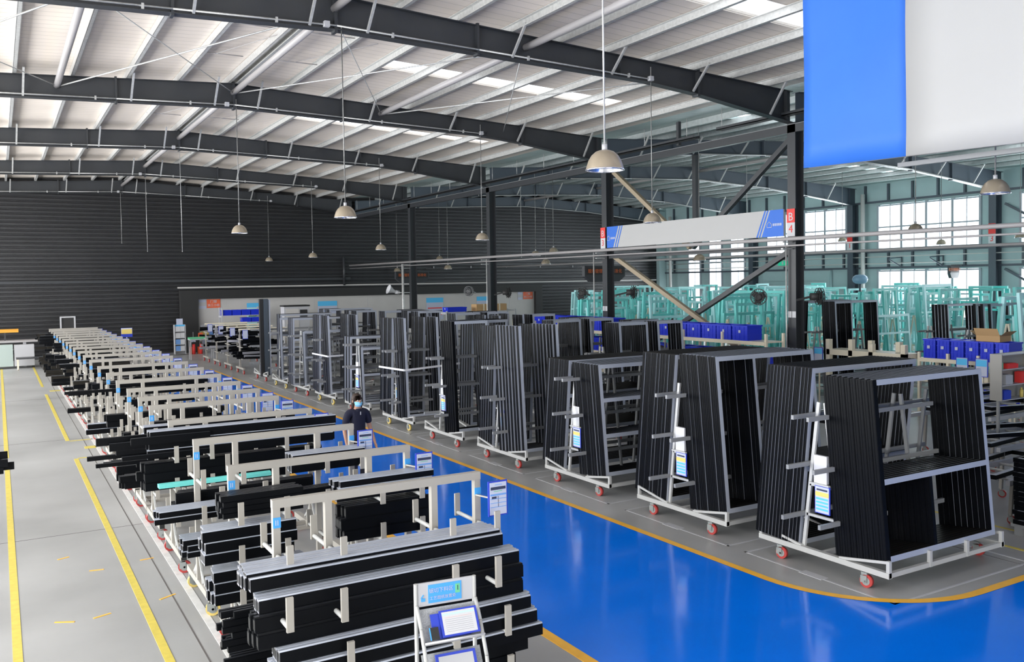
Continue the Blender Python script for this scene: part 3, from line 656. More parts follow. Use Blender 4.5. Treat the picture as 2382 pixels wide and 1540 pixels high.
# ================================================================ PROFILE CARTS (left row)
CY = [6.70, 8.2, 9.83, 11.42, 13.0, 14.1, 15.4, 16.9, 18.5, 20.2, 22.1, 23.8, 25.4, 27.1, 28.6, 30.1, 31.8, 33.5, 35.2, 36.9, 38.6, 40.2]
CX0, CX1 = 1.76, 3.56
POSTX = (1.79, 2.2, 3.12, 3.53); LEV = (.55, .94, 1.32)
def cart_base(y, yellow=False, right=True):
    t = thing('profile_cart', '', 'cart', (0, y, 0))
    for x in (1.80, 3.51):
        obj('end_beam', MB().box(x-.035, x+.035, -.60, .60, .17, .24, 'cream').box(x-.030, x+.030, -.603, -.598, .172, .238, 'black'), t)
        for yy in (-.5, .5): caster(t, x, yy, 'ywheel' if yellow else 'rubber', PI/2+.25*yy-.1, 1.12)
    for yy in (-.12, .12): obj('long_beam', MB().box(1.82, 3.5, yy-.025, yy+.025, .18, .23, 'cream'), t)
    obj('top_rail', MB().box(CX0, CX1, -.03, .03, 1.69, 1.755, 'cream'), t)
    for x in POSTX:
        obj('post', MB().box(x-.028, x+.028, -.028, .028, .24, 1.69, 'cream'), t)
        if x in (POSTX[0], POSTX[3]):
            b = MB()
            for s in (-1, 1): b.bar((x, s*.2, .24), (x, s*.03, .50), .035, .02, 'rackwhite', (1, 0, 0)); b.bar((x, s*.30, .24), (x, s*.04, .42), .03, .012, 'rackwhite', (1, 0, 0))
            obj('gusset', b, t)
        for z in LEV:
            for s in (-1, 1):
                a = obj('arm', MB().cyl((x, s*.028, z), (x, s*.36, z), .018, 'rackwhite', 8), t)
                obj('stop_plate', MB().box(x-.025, x+.025, s*.37-.01, s*.37+.01, z-.03, z+.17, 'cream'), a)
    obj('post_tag', MB().box(POSTX[0]-.03, POSTX[0]+.03, -.034, -.028, 1.54, 1.62, 'bluetag').box(POSTX[3]-.03, POSTX[3]+.03, -.034, -.028, 1.56, 1.62, 'bluetag').box(POSTX[0]-.012, POSTX[0]-.006, -.036, -.034, 1.56, 1.6, 'paper').box(POSTX[0]+.004, POSTX[0]+.01, -.036, -.034, 1.56, 1.6, 'paper'), t)
    if right:
        s = obj('card_holder', MB().box(0, .185, -.015, 0, 0, .30, 'bluef'), t, (3.54, -.19, 1.40))
        b = MB().box(.012, .173, -.019, -.015, .012, .288, 'paper')
        for x0, x1, z0, z1, k in ((.02, .165, .225, .25, 'ink'), (.05, .13, .210, .215, 'inkg'), (.015, .17, .175, .19, 'inkblue'), (.015, .17, .145, .15, 'inkblue'), (.015, .17, .11, .115, 'inkblue'), (.015, .17, .075, .08, 'inkblue'), (.09, .094, .075, .17, 'ink'), (.03, .075, .15, .168, 'ink'), (.06, .13, .265, .27, 'inkblue')):
            b.box(x0, x1, -.021, -.019, z0, z1, k)
        obj('paper_sheet', b, s); obj('bracket', MB().bar((-.03, .16, .16), (.02, 0, .16), .012, .012, 'cream'), s)
    return t
cart_lab = ['nearest cream steel cart, piled with black profiles beside the document stand', 'second cream profile cart from the camera, a short bundle high on its middle', 'third cream profile cart, its blue card just before the standing woman', 'fourth cream profile cart, with loose bars sticking out to the left', 'fifth cream profile cart from the camera, long bars along its top arms', 'sixth cream profile cart from the camera', 'seventh cream profile cart, mostly empty arms', 'eighth cream profile cart from the camera', 'ninth cream profile cart from the camera', 'tenth cream profile cart from the camera']
P0 = cart_base(0); P1 = cart_base(0, True)
for i, y in enumerate(CY):
    src = P1 if i == 2 else P0
    if i == 0: c = P0; c.location = (0, y, 0)
    elif i == 2: c = P1; c.location = (0, y, 0)
    else: c = copy_tree(P0, (0, y, 0))
    c['label'] = cart_lab[i] if i < len(cart_lab) else 'cream profile cart in the far half of the left row'
    if i >= len(cart_lab): c['group'] = 'far profile carts of the left row'
# ---- aluminium profiles
def prof(w, h, kind):
    """cross section in (y, z), unit length along x"""
    b = MB(); s = 'alub'
    if kind in 'AD':   # silver topped, grooved
        pts = [(0, 0), (w, 0), (w, h), (w*.80, h), (w*.76, h-.008), (w*.55, h-.008), (w*.5, h), (w*.12, h), (w*.08, h-.01), (0, h-.01)]
    elif kind == 'B': # black on every side with a step
        pts = [(0, 0), (w, 0), (w, h*.55), (w*.82, h*.6), (w*.82, h), (w*.2, h), (w*.15, h*.9), (0, h*.85)]
    else:             # grey silver
        pts = [(0, 0), (w, 0), (w, h), (w*.66, h), (w*.62, h*.8), (w*.38, h*.8), (w*.34, h), (0, h)]
    n = len(pts); b.v = [(0, y, z) for y, z in pts]+[(1, y, z) for y, z in pts]
    side = 'alub'
    for i in range(n):
        j = (i+1) % n; up = pts[i][0] > pts[j][0] and abs(pts[i][1]-pts[j][1]) < .02 and pts[i][1] > h*.5
        k = {'A': 'alu', 'D': 'alu', 'B': 'alug' if i == 4 else 'alub', 'C': 'alug'}[kind] if up else side
        b.f.append((i, n+i, n+j, j)); b.m.append(b.mi(k)); b.sm.append(False)
    e = 'silverend' if kind in 'AD' else 'alub'
    b.f.append(tuple(range(n))[::-1]); b.m.append(b.mi(e)); b.sm.append(False); b.f.append(tuple(range(n, 2*n))); b.m.append(b.mi(e)); b.sm.append(False)
    # flat black faces paint the shade inside the hollow chambers at the ends
    for xx, q in ((-.0008, 1), (1.0008, -1)):
        for ya, yb in ((w*.12, w*.45), (w*.55, w*.9)):
            p = [(xx, ya, h*.15), (xx, yb, h*.15), (xx, yb, h*.8), (xx, ya, h*.8)]; b.poly(p if q < 0 else p[::-1], 'black')
    return b.mesh('profile_bar')
PM = {(w, h, k): prof(w, h, k) for w, h, k in ((.06, .10, 'A'), (.05, .065, 'A'), (.045, .05, 'B'), (.06, .11, 'B'), (.06, .11, 'D'), (.05, .05, 'C'), (.09, .03, 'A'), (.05, .09, 'C'))}
NB = 0
def bar(x0, x1, y, z, key, label, group):
    global NB
    o = obj('profile_bar', PM[key], None, (x0, y, z)); o.scale = (x1-x0, 1, 1); tag(o, label, 'profile', group); NB += 1; return o
def pile(ci, side, z, rows, cols, x0, x1, key, label, yoff=.05, jit=.03, step=0., xs=0.):
    """bars stacked on a cart arm; side -1 towards the camera"""
    w, h, k = key; y = CY[ci]
    for r in range(rows):
        for c in range(cols):
            yy = y+side*(yoff+w*c+step*(rows-1-r)) - (w if side < 0 else 0)
            a = rnd.uniform(-jit, jit)+xs*r; e = rnd.uniform(-jit, jit)
            bar(x0+a, x1+e, yy, z+.02+h*r*1.01, key, label, label)
pA, pA2, pB, pB2, pC, pF, pC2 = (.06, .10, 'A'), (.05, .065, 'A'), (.045, .05, 'B'), (.06, .11, 'B'), (.05, .05, 'C'), (.09, .03, 'A'), (.05, .09, 'C')
# cart 1: a stepped pile down its whole near side
y1 = CY[0]
def big(z, n, yf, x0, x1, key, lab):
    w, h, k = key
    for c in range(n): bar(x0+rnd.uniform(-.02, .02), x1+rnd.uniform(-.02, .02), yf+w*1.01*c, z, key, lab, lab)
L1 = 'long silver-topped black bar in the top layer of the nearest cart'
big(1.325, 3, y1-.42, 1.47, 3.52, pF, L1); 
big(1.225, 6, y1-.45, 1.46, 3.55, pA, 'long black bar in the layer under the top of the nearest cart')
big(1.10, 3, y1-.56, 1.50, 3.62, pA, 'long black bar of the second step down on the nearest cart')
big(.985, 3, y1-.60, 1.47, 3.63, pB2, 'long black bar of the third step down on the nearest cart')
big(.87, 3, y1-.62, 1.47, 3.63, pB2, 'long black bar of the fourth step down on the nearest cart')
big(.765, 4, y1-.70, 1.62, 3.66, pA, 'long black bar of the fifth step down on the nearest cart')
big(.655, 4, y1-.74, 1.58, 3.68, pA, 'long black bar of the sixth step down on the nearest cart')
big(.545, 4, y1-.76, 1.55, 3.70, pA, 'long black bar of the seventh step down on the nearest cart')
big(.43, 4, y1-.70, 1.62, 3.62, pB2, 'long black bar of the eighth step down on the nearest cart')
big(.315, 4, y1-.68, 1.62, 3.50, pB2, 'long black bar of the lowest step on the nearest cart')
big(.25, 4, y1-.66, 1.62, 3.40, (.05, .065, 'A'), 'silver-topped bar lying lowest on the nearest cart')
for (x, z) in ((1.66, 1.20), (2.05, 1.19), (2.93, 1.20), (3.30, 1.20), (2.09, .80), (3.38, .80), (2.93, .8), (1.7, .38), (2.1, .38), (3.4, .40)):   # stop plates that hold the pile, carried on longer arms
    if True:
        o = obj('stop_plate', MB().box(x-.025, x+.025, y1-.80, y1-.775, z-.18, z+.06, 'cream').cyl((x, y1-.79, z-.16), (x, y1-.5, z-.16), .018, 'rackwhite', 8)); o.location = (0, -y1, 0); o.parent = P0
pile(0, 1, .30, 5, 3, 1.45, 2.2, pB, 'short black bar bundle end behind the nearest cart, left', .06, .06)
pile(0, 1, .60, 6, 3, 1.42, 2.2, pB, 'short black rubber-edged bar behind the left post of the nearest cart', .06, .06)
# cart 2
pile(1, -1, 1.32, 4, 5, 1.64, 2.36, pB, 'short black bar in the high bundle on the second cart', .06, .02)
pile(1, -1, .94, 3, 4, 1.50, 2.28, pA, 'silver-topped short bar in the left stack of the second cart', .06, .03)
pile(1, -1, .57, 3, 4, 1.56, 2.4, pA, 'silver-topped short bar in the lower left stack of the second cart', .06, .04)
pile(1, -1, .94, 3, 4, 2.75, 3.64, pB2, 'black bar in the right stack of the second cart', .06, .03)
pile(1, -1, 1.32, 3, 4, 2.72, 3.68, pA2, 'silver-topped bar on the right top of the second cart', .06, .03)
pile(1, -1, .57, 2, 4, 2.8, 3.6, pA, 'thick black bar low at the right of the second cart', .06, .03)
pile(1, -1, .26, 2, 3, 1.9, 3.4, pB2, 'thick black bar on the base of the second cart', .05)
# cart 3
pile(2, -1, 1.30, 2, 4, 2.75, 3.6, pA, 'silver-topped bar on the right top of the third cart', .06, .02)
pile(2, -1, .94, 3, 4, 2.85, 3.55, pB, 'black bar on the right middle arm of the third cart', .06, .02)
pile(2, -1, .55, 3, 5, 1.60, 2.5, pA2, 'silver-topped bar low at the left of the third cart', .05, .03)
pile(2, 1, .94, 2, 3, 1.6, 3.1, pB2, 'black bar behind the posts of the third cart', .05, .05)
pile(2, -1, .94, 2, 5, 1.34, 2.6, pA2, 'silver-topped bar on the middle left arm of the third cart', .05, .03)
# cart 4: long dark bundles
pile(3, -1, 1.32, 3, 3, 1.50, 3.80, (.06, .11, 'D'), 'long black bar on the top arms of the fourth cart', .06, .03)
pile(3, -1, .94, 3, 3, 1.42, 3.6, pB2, 'long black bar on the middle arms of the fourth cart', .06, .06)
pile(3, -1, .55, 1, 3, 1.6, 2.1, pB2, 'short black bar low at the left of the fourth cart', .06, .05)
for i in range(6): bar((.85, 1.08, 1.2, .95, 1.15, 1.3)[i], 2.0+.1*(i % 3), CY[3]-.12*(i % 3)-.05, 1.36+.055*(i//3)+.11*(i % 2), pC2 if i % 2 else pC, 'loose dark bar sticking out left of the fourth cart', 'loose bars sticking out left of the fourth cart')
# teal wrapped strip on cart 4
tag(obj('profile_bar', MB().prism([(0, 0), (.12, 0), (.12, .04), (.08, .05), (.04, .05), (0, .04)], 'x', 0, 1.3, 'teal'), None, (1.55, CY[3]-.6, 1.05)), 'teal film wrapped strip lying on the fourth cart', 'profile')
pile(4, -1, 1.28, 2, 3, 1.66, 3.75, pA, 'long silver-topped bar on the top arms of the fifth cart', .06, .03)
pile(4, -1, .94, 1, 3, 1.6, 3.6, pB2, 'long black bar on the middle arms of the fifth cart', .06, .05)
pile(4, 1, .60, 2, 3, 1.4, 2.3, pC2, 'grey and black bar low at the left of the fifth cart', .06, .05)
for i in range(3): bar(1.05+.1*i, 1.9, CY[4]-.3+.08*i, 1.02, pC, 'loose bar poking out left of the fifth cart', 'loose bars poking out left of the fifth cart')
# farther carts
far = [(5, 1.28, 1, 3, 1.9, 3.3, pC2), (5, .55, 2, 3, 1.5, 3.4, pB2), (6, .94, 1, 3, 1.6, 3.3, pB2), (7, .94, 2, 3, 1.6, 3.5, pB2), (7, 1.3, 1, 2, 1.9, 3.1, pC2), (8, 1.3, 2, 3, 1.75, 3.6, pB2), (8, .6, 2, 2, 1.4, 3.2, pA), (9, 1.28, 1, 3, 1.6, 3.4, pB2)]
for ci, z, r, c, x0, x1, key in far: pile(ci, -1, z, r, c, x0, x1, key, 'dark bar on the %s cart' % ('sixth', 'seventh', 'eighth', 'ninth', 'tenth')[ci-5], .06, .08)
bar(.95, 2.6, CY[7]+.1, 1.55, pC, 'single long brown-grey bar sticking out left at the seventh cart', None)
print('bars', NB)
for ci in range(10, len(CY)):
    b = MB(); y = CY[ci]
    for z in LEV:
        for s in (-1, 1):
            if rnd.random() < .75:
                x0 = rnd.choice((1.25, 1.5, 1.7, 1.9)); x1 = rnd.choice((2.2, 2.9, 3.4, 3.7)); n = rnd.randint(1, 3)
                for r in range(n):
                    for c in range(3): b.box(x0+rnd.uniform(0, .1), x1-rnd.uniform(0, .1), s*(.06+.07*c)-.03, s*(.06+.07*c)+.03, z+.02+.1*r, z+.11+.1*r, rnd.choice(('alub', 'alub', 'alutop')), kz=rnd.choice(('alub', 'alu', 'alug')))
    if b.v: o = obj('profile_stack', b, None, (0, y, 0)); tag(o, 'stacked dark bars on a far cart of the left row', 'profiles', 'stacked bars on the far carts of the left row', 'stuff')
# white portal frame and yellow board beyond the last carts
t = thing('portal_frame', 'pale square portal frame rising behind the farthest carts', 'frame', (2.35, 43, 0))
for x in (0, .55): obj('post', MB().box(x-.03, x+.03, -.03, .03, 0, 2.1, 'tape'), t)
obj('top_bar', MB().box(-.03, .58, -.03, .03, 2.1, 2.16, 'tape'), t); obj('sheet', MB().box(.03, .52, .02, .03, 1.2, 2.1, 'black').box(.1, .45, .0, .02, 1.3, 1.5, 'orangep'), t)
NBX, NBY = 4.2, 36.2
t = thing('notice_board', 'small white and yellow board above the far blue cards', 'sign', (NBX, NBY, 0)); obj('pole', MB().cyl((0, 0, 0), (0, 0, 1.5), .02, 'tape', 6), t); obj('board', MB().box(-.2, .2, -.01, .01, 1.5, 1.85, 'bluef').box(-.19, .19, -.014, -.01, 1.62, 1.8, 'inky').box(-.19, .19, -.014, -.01, 1.8, 1.84, 'paperw'), t)

# ================================================================ DOCUMENT STAND (front)
t = thing('document_stand', 'white tube document stand at the bottom edge before the nearest cart', 'stand', (2.1, 4.78, 0), -.13)
hw = .37
for x in (0, hw):
    obj('post', MB().cyl((x, 0, .05), (x, 0, 1.60), .013, 'rackwhite', 10), t)
    b = MB(); pts = [(x, -.02, 1.47), (x, -.10, 1.36), (x, -.20, 1.18), (x, -.27, .95), (x, -.29, .6), (x, -.29, .05)]
    for p, q in zip(pts, pts[1:]): b.cyl(p, q, .012, 'rackwhite', 10)
    obj('front_tube', b, t); obj('foot', MB().cyl((x, -.32, .03), (x, .06, .03), .012, 'rackwhite', 8), t)
hd = obj('header_board', MB().box(.012, hw-.012, -.006, .006, 1.46, 1.60, 'tape'), t)
obj('header_print', MB().box(.075, .285, -.010, -.006, 1.475, 1.585, 'bluetag').box(.245, .275, -.012, -.010, 1.515, 1.57, 'inkg'), hd)
text('header_text', '锯切下料区', .031, hd, 'paper', Matrix.Translation((.155, -.013, 1.548)) @ RN)
text('header_text', '工艺图纸放置处', .024, hd, 'paper', Matrix.Translation((.165, -.013, 1.503)) @ RN)
text('header_number', '1', .042, hd, 'ink', Matrix.Translation((.26, -.014, 1.545)) @ RN)
lg = MB(); lg.bar((.03, -.008, 1.50), (.055, -.008, 1.50), .004, .02, 'bluetag').bar((.03, -.008, 1.51), (.045, -.008, 1.53), .006, .006, 'bluetag'); obj('emblem', lg, hd)
def tray(zt, yt, zb, yb, nm):
    b = MB(); b.poly([(.0, yt, zt), (hw, yt, zt), (hw, yb, zb), (0, yb, zb)], 'mesh'); b.poly([(0, yb, zb), (hw, yb, zb), (hw, yb-.05, zb+.03), (0, yb-.05, zb+.03)], 'plastic')
    b.cyl((0, yb-.05, zb+.035), (hw, yb-.05, zb+.035), .006, 'plastic', 8); return obj(nm, b, t)
tray(1.45, -.02, 1.27, -.13, 'tray'); tray(1.20, -.08, .96, -.22, 'tray')
def slanted(name, label, cat, x, w, zt, yt, zb, yb, lift, kf, inner, parent=None):
    """flat board resting on a slanted tray of the stand"""
    tt = thing(name, label, cat, (2.1, 4.78, 0), -.13)
    u = Vector((0, yt-yb, zt-zb)); L = u.length; u.normalize(); n = Vector((0, -u.z, u.y))*1
    if n.y > 0: n = -n
    def Q(a, c, l): v = Vector((x+a, yb, zb))+u*c+n*l; return tuple(v)
    b = MB(); h = L
    q = [Q(0, 0, lift), Q(w, 0, lift), Q(w, h, lift), Q(0, h, lift)]; q2 = [Q(0, 0, lift+.008), Q(w, 0, lift+.008), Q(w, h, lift+.008), Q(0, h, lift+.008)]
    b.poly(q[::-1], kf); b.poly(q2, kf)
    for i in range(4): j = (i+1) % 4; b.poly([q[i], q[j], q2[j], q2[i]], kf)
    obj('frame', b, tt)
    for a0, a1, c0, c1, k, l in inner:
        b = MB(); b.poly([Q(a0*w, c0*h, lift+l), Q(a1*w, c0*h, lift+l), Q(a1*w, c1*h, lift+l), Q(a0*w, c1*h, lift+l)], k); obj('sheet' if k in ('paper', 'tape') else 'print', b, tt)
    return tt
pr = [(.06, .94, .07, .93, 'paperw', .0085), (.07, .93, .80, .86, 'teal2', .0095)]+[(.12, .85, .70-.075*i, .705-.075*i, 'ink' if i else 'redor', .0095) for i in range(8)]
slanted('framed_document', 'blue framed document on the upper tray of the stand', 'frame', .115, .235, 1.425, -.045, 1.295, -.125, .03, 'bluef', pr)
for i in range(3): slanted('framed_document', 'blue frame edge fanned out behind the upper document', 'frame', .10-.018*i, .2, 1.415, -.045, 1.29, -.120, .003+.008*i, 'bluef', [], None)['group'] = 'blue frames fanned behind the upper document'
slanted('framed_document', 'empty blue framed document on the lower tray of the stand', 'frame', .075, .25, 1.19, -.095, 1.0, -.205, .02, 'bluef', [(.07, .93, .05, .93, 'tape', .0085)])
slanted('folder', 'black folder with blue edge at the left of the upper tray', 'folder', .045, .05, 1.35, -.09, 1.29, -.128, .035, 'black', [(-.15, .0, 0, 1, 'bluetag', .009)])
# ================================================================ WINDOW FRAMES AND A-FRAME TROLLEYS (right row)
FM = {}
def fpart(x0, x1, z0, z1, light, vert, d=.062):
    key = (round(x0, 3), round(x1, 3), round(z0, 3), round(z1, 3), light, vert, d)
    if key in FM: return FM[key]
    f = 'alu' if light else 'alub'; b = MB()
    if vert:
        b.box(x0, x1, -d/2, d/2, z0, z1, 'alub', ky=None, kz='alutop', kny=f)
        for s, xx in ((-1, x0), (1, x1)):     # raised rib down each edge
            a, c = (xx-.004, xx) if s < 0 else (xx, xx+.004); b.box(a, c, -d*.42, -d*.30, z0+.01, z1-.01, 'alub'); b.box(a, c, d*.12, d*.22, z0+.01, z1-.01, 'alub')
    else:
        b.box(x0, x1, -d/2, d/2, z0, z1, 'alub', kz='alutop', kny=f); b.box(x0+.01, x1-.01, -d*.1, d*.1, z1, z1+.004, 'alub')
    FM[key] = b.mesh('frame_bar'); return FM[key]
TYPES = {
 # (stiles, rails) as fractions or metres handled below
 'A': dict(rails=('t', 'b', .42), mull=((.42, .0, .42),)),
 'B': dict(rails=('t', 'b', .34, .66), mull=()),
 'C': dict(rails=('b',), mull=()),
 'D': dict(rails=('t', 'b'), mull=((.36, 0, 1),)),
 'E': dict(rails=('t', 'b'), mull=()),
 'F': dict(rails=('t', 'b', .5), mull=()),
}
def frame(x, y, z, w, h, typ, ang, label, group, light=(1, 1), fw=.062, simple=False, d=.062):
    T = TYPES[typ]
    if simple:
        key = ('s', round(w, 2), round(h, 2), typ, light)
        if key not in FM:
            b = MB(); kk = ['alu' if l else 'alub' for l in light]
            b.box(0, fw, -d/2, d/2, 0, h, 'alub', kz='alutop', kny=kk[0]); b.box(w-fw, w, -d/2, d/2, 0, h, 'alub', kz='alutop', kny=kk[1])
            for r in T['rails']: zz = h-fw if r == 't' else 0 if r == 'b' else r*h; b.box(fw, w-fw, -d/2, d/2, zz, zz+fw, 'alub', kz='alutop', kny='alu')
            for m, a, c in T['mull']: b.box(w*m, w*m+fw*.8, -d/2, d/2, h*a, h*c, 'alub', kny='alu')
            FM[key] = b.mesh('window_frame')
        o = obj('window_frame', FM[key], None, (x, y, z), (-ang, 0, 0)); return tag(o, label, 'frame', group)
    t = thing('window_frame', label, 'frame', (x, y, z), 0, group); t.rotation_euler = (-ang, 0, 0)
    obj('stile', fpart(0, fw, 0, h, light[0], True, d), t); obj('stile', fpart(w-fw, w, 0, h, light[1], True, d), t)
    for r in T['rails']:
        zz = h-fw if r == 't' else 0 if r == 'b' else r*h
        obj('rail', fpart(fw, w-fw, zz, zz+fw, True, False, d), t)
    for m, a, c in T['mull']: obj('mullion', fpart(w*m, w*m+fw*.8, h*a+fw, h*c-(fw if c == 1 else 0), False if typ == 'A' else True, True, d), t)
    return t
NF = 0
def stack(yb0, yb1, lean, n, x, w, zt, typ, label, light=(1, 1), zb0=.33, zb1=.24, simple=False, stag=0., fw=.062):
    """n frames between bottom Y yb0 (nearest the camera) and yb1; lean = shift of the top in Y"""
    global NF
    dd = round(min(.075, abs(yb1-yb0)/max(n-1, 1)*.93), 3)
    for i in range(n):
        f = i/max(n-1, 1); y = yb0+(yb1-yb0)*f; z = zb0+(zb1-zb0)*f; h = math.hypot(zt-z, lean)
        ang = math.asin(max(-1, min(1, lean/h)))
        frame(x+stag*i+rnd.uniform(-.006, .006), y, z, w, h, typ, ang, label, label, light, fw, simple, dd); NF += 1
def trolley(yc, label, ywheel=False, x0=8.08, L=2.05, rail=True, sheet=True, detail=True, apex=1.95):
    t = thing('frame_trolley', label, 'trolley', (x0, yc, 0)); H = .92; k = 'rackwhite'
    for x in (0, L): obj('base_beam', MB().box(x-.03, x+.03, -H, H, .175, .235, k), t)
    for y in (-H+.03, 0, H-.03): obj('cross_beam', MB().box(0, L, y-.025, y+.025, .18, .23, k), t)
    for x in (0, L*.34, L*.67, L):
        for s in (-1, 1): obj('shelf_bar', MB().bar((x, s*.27, .235), (x, s*(H-.02), .345), .035, .03, k).box(x-.02, x+.02, s*(H-.02)-.02, s*(H-.02)+.02, .18, .36, k), t)
    xs = (.04, .72, 1.38, L-.04) if detail else (.04, L*.5, L-.04)
    for i, x in enumerate(xs):
        for s in (-1, 1): obj('leg', MB().bar((x, s*.27, .23), (x, s*.045, apex), .042, .03, k if i == 0 else 'grey', (1, 0, 0)), t)
        if i == 0: 
            for z in (.62, .98): d = .27-.225*(z-.23)/(apex-.23); obj('rung', MB().box(x-.015, x+.015, -d, d, z-.015, z+.015, k), t)
    for z in (.62, 1.22, 1.80):
        d = .27-.225*(z-.23)/(apex-.23)+.045
        for s in (-1, 1): obj('side_rail', MB().box(-.33, L+.12, s*d-.018, s*d+.018, z-.025, z+.025, 'grey'), t)
    for x in (.0, L):
        for y in (-.6, .6): caster(t, x, y, 'ywheel' if ywheel else 'rubber', PI/2*.0+.15, 1.1)
    if sheet:
        s = obj('sign_board', MB().box(-.02, -.008, -.15, .06, .68, 1.0, 'bluef'), t)
        b = MB().box(-.024, -.02, -.14, .05, .69, .99, 'paper'); b.box(-.026, -.024, -.14, .05, .88, .93, 'inky'); b.box(-.026, -.024, -.12, .03, .945, .965, 'ink'); 
        for z in (.72, .76, .80, .84): b.box(-.026, -.024, -.13, .04, z, z+.022, 'inkcyan')
        obj('paper_sheet', b, s)
        obj('file_box', MB().box(.0, .04, -.09, .09, 1.02, 1.34, 'paperw').box(-.03, .0, -.14, .14, 1.0, 1.02, k), t)
    # tape rectangle on the floor under the trolley
    b = MB(); xa, xb, ya, yb = x0-.2, x0+L+.25, yc-1.12, yc+1.0
    for q in ((xa, xb, ya, ya+.03), (xa, xb, yb-.03, yb), (xa, xa+.03, ya, yb), (xb-.03, xb, ya, yb)): b.box(*q, 0, .003, 'tape')
    b.box(xa-.03, xa+.09, yc-.2, yc+.12, 0, .004, 'tape'); obj('floor_tape', b, fl)
    return t
trolley(6.87, 'nearest white A-frame trolley, front right, with a blue card and white file box')
TL = 'tall black window frame in the stack on the near side of the nearest trolley'
stack(6.02, 6.62, .18, 9, 8.08, 1.96, 2.27, 'A', TL, (0, 1), .33, .25)
stack(7.22, 7.80, -.22, 13, 8.08, 1.90, 2.34, 'A', 'tall black window frame in the stack on the far side of the nearest trolley', (1, 1), .22, .27, stag=-.004)
trolley(9.27, 'second white A-frame trolley from the camera, white file box on its end')
stack(8.40, 9.06, .20, 10, 8.08, 1.86, 2.36, 'D', 'tall black frame with an off-centre bar on the near side of the second trolley', (1, 1), .33, .25, stag=.002)
stack(9.60, 10.24, -.22, 11, 8.08, 1.86, 2.34, 'D', 'tall black frame on the far side of the second trolley', (1, 1), .24, .3)
trolley(11.8, 'third white A-frame trolley from the camera, its frames lower than the rest')
stack(11.02, 11.68, .18, 10, 8.08, 1.90, 2.06, 'B', 'black frame with cross rails on the near side of the third trolley', (1, 1), .33, .25)
stack(12.22, 12.80, -.2, 9, 8.08, 1.90, 2.08, 'B', 'black frame on the far side of the third trolley', (1, 1), .24, .3)
trolley(14.28, 'fourth white A-frame trolley from the camera, with striped tall frames', detail=False)
stack(13.52, 14.22, .16, 8, 8.10, .86, 2.58, 'C', 'tall narrow black frame, stepped bright edges, on the near side of the fourth trolley', (1, 1), .3, .24, stag=-.010)
stack(14.70, 15.15, -.18, 6, 8.08, .9, 2.55, 'C', 'tall narrow black frame on the far side of the fourth trolley', (1, 1), .24, .3)
trolley(16.75, 'fifth white A-frame trolley from the camera, open cross rails showing', detail=False)
stack(16.15, 16.62, .14, 6, 8.06, .84, 2.58, 'E', 'tall narrow black frame on the near side of the fifth trolley', (0, 1), .3, .24)
stack(17.15, 17.6, -.16, 5, 8.9, .9, 2.55, 'E', 'tall narrow black frame on the far side of the fifth trolley', (1, 1), .24, .3)
trolley(19.2, 'sixth A-frame trolley from the camera, yellow wheels and a white strap', True, detail=False)
stack(18.6, 19.1, .14, 7, 8.04, .88, 2.58, 'C', 'tall black frame tied with the white strap on the sixth trolley', (1, 1), .3, .24)
stack(19.6, 20.2, -.16, 8, 8.04, .88, 2.56, 'C', 'tall black frame on the far side of the sixth trolley', (1, 1), .24, .3)
t = thing('strap', 'white strap tied around the frames of the sixth trolley', 'strap', (0, 0, 1.36)); obj('band', MB().bar((8.0, 20.15, .0), (8.0, 18.62, .03), .02, .045, 'paperw').bar((8.0, 18.60, .03), (9.0, 18.60, .08), .02, .045, 'paperw').bar((9.0, 18.6, .08), (10.0, 18.9, .1), .02, .045, 'paperw'), t)
trolley(21.9, 'seventh trolley from the camera holding low silver frames, behind the woman', False, detail=False)
stack(21.2, 21.7, .1, 5, 7.95, 1.5, 1.75, 'F', 'low silver frame with cross rails on the seventh trolley', (1, 1), .3, .24, stag=.05)
stack(22.2, 22.6, -.1, 3, 7.95, 1.2, 2.0, 'F', 'silver frame on the far side of the seventh trolley', (1, 1), .24, .3)
trolley(24.5, 'eighth trolley from the camera, yellow wheels, two dark bundles', True, detail=False, sheet=True)
stack(23.9, 24.4, .14, 7, 8.0, .9, 2.5, 'C', 'tall black frame in the front bundle of the eighth trolley', (1, 1), .3, .24, simple=True)
stack(24.9, 25.4, -.14, 6, 8.0, .9, 2.5, 'C', 'tall black frame in the rear bundle of the eighth trolley', (1, 1), .24, .3, simple=True)
t = thing('strap', 'white strap tied around the bundles of the eighth trolley', 'strap', (0, 0, 1.36)); obj('band', MB().bar((7.96, 25.3, .0), (7.96, 23.9, .0), .02, .045, 'paperw').bar((7.96, 23.88, .0), (9.2, 23.88, .03), .02, .045, 'paperw'), t)
trolley(26.9, 'ninth trolley from the camera, mixed silver frames', False, detail=False, sheet=False)
stack(26.3, 26.8, .1, 5, 8.0, 1.4, 1.95, 'F', 'silver frame with a cross rail on the ninth trolley', (1, 1), .3, .24, simple=True, stag=.06)
stack(27.2, 27.6, -.1, 4, 7.9, 1.9, 2.35, 'B', 'wide grey frame on the far side of the ninth trolley', (1, 1), .24, .3, simple=True)
trolley(29.2, 'tenth trolley from the camera, grey ladder-like frames', True, detail=False, sheet=False)
stack(28.6, 29.1, .1, 5, 7.95, 1.3, 2.3, 'F', 'grey frame with a cross rail on the tenth trolley', (1, 1), .3, .24, simple=True, stag=.04)
stack(29.6, 30.0, -.1, 4, 8.2, 1.8, 2.4, 'B', 'wide grey frame on the far side of the tenth trolley', (1, 1), .24, .3, simple=True)
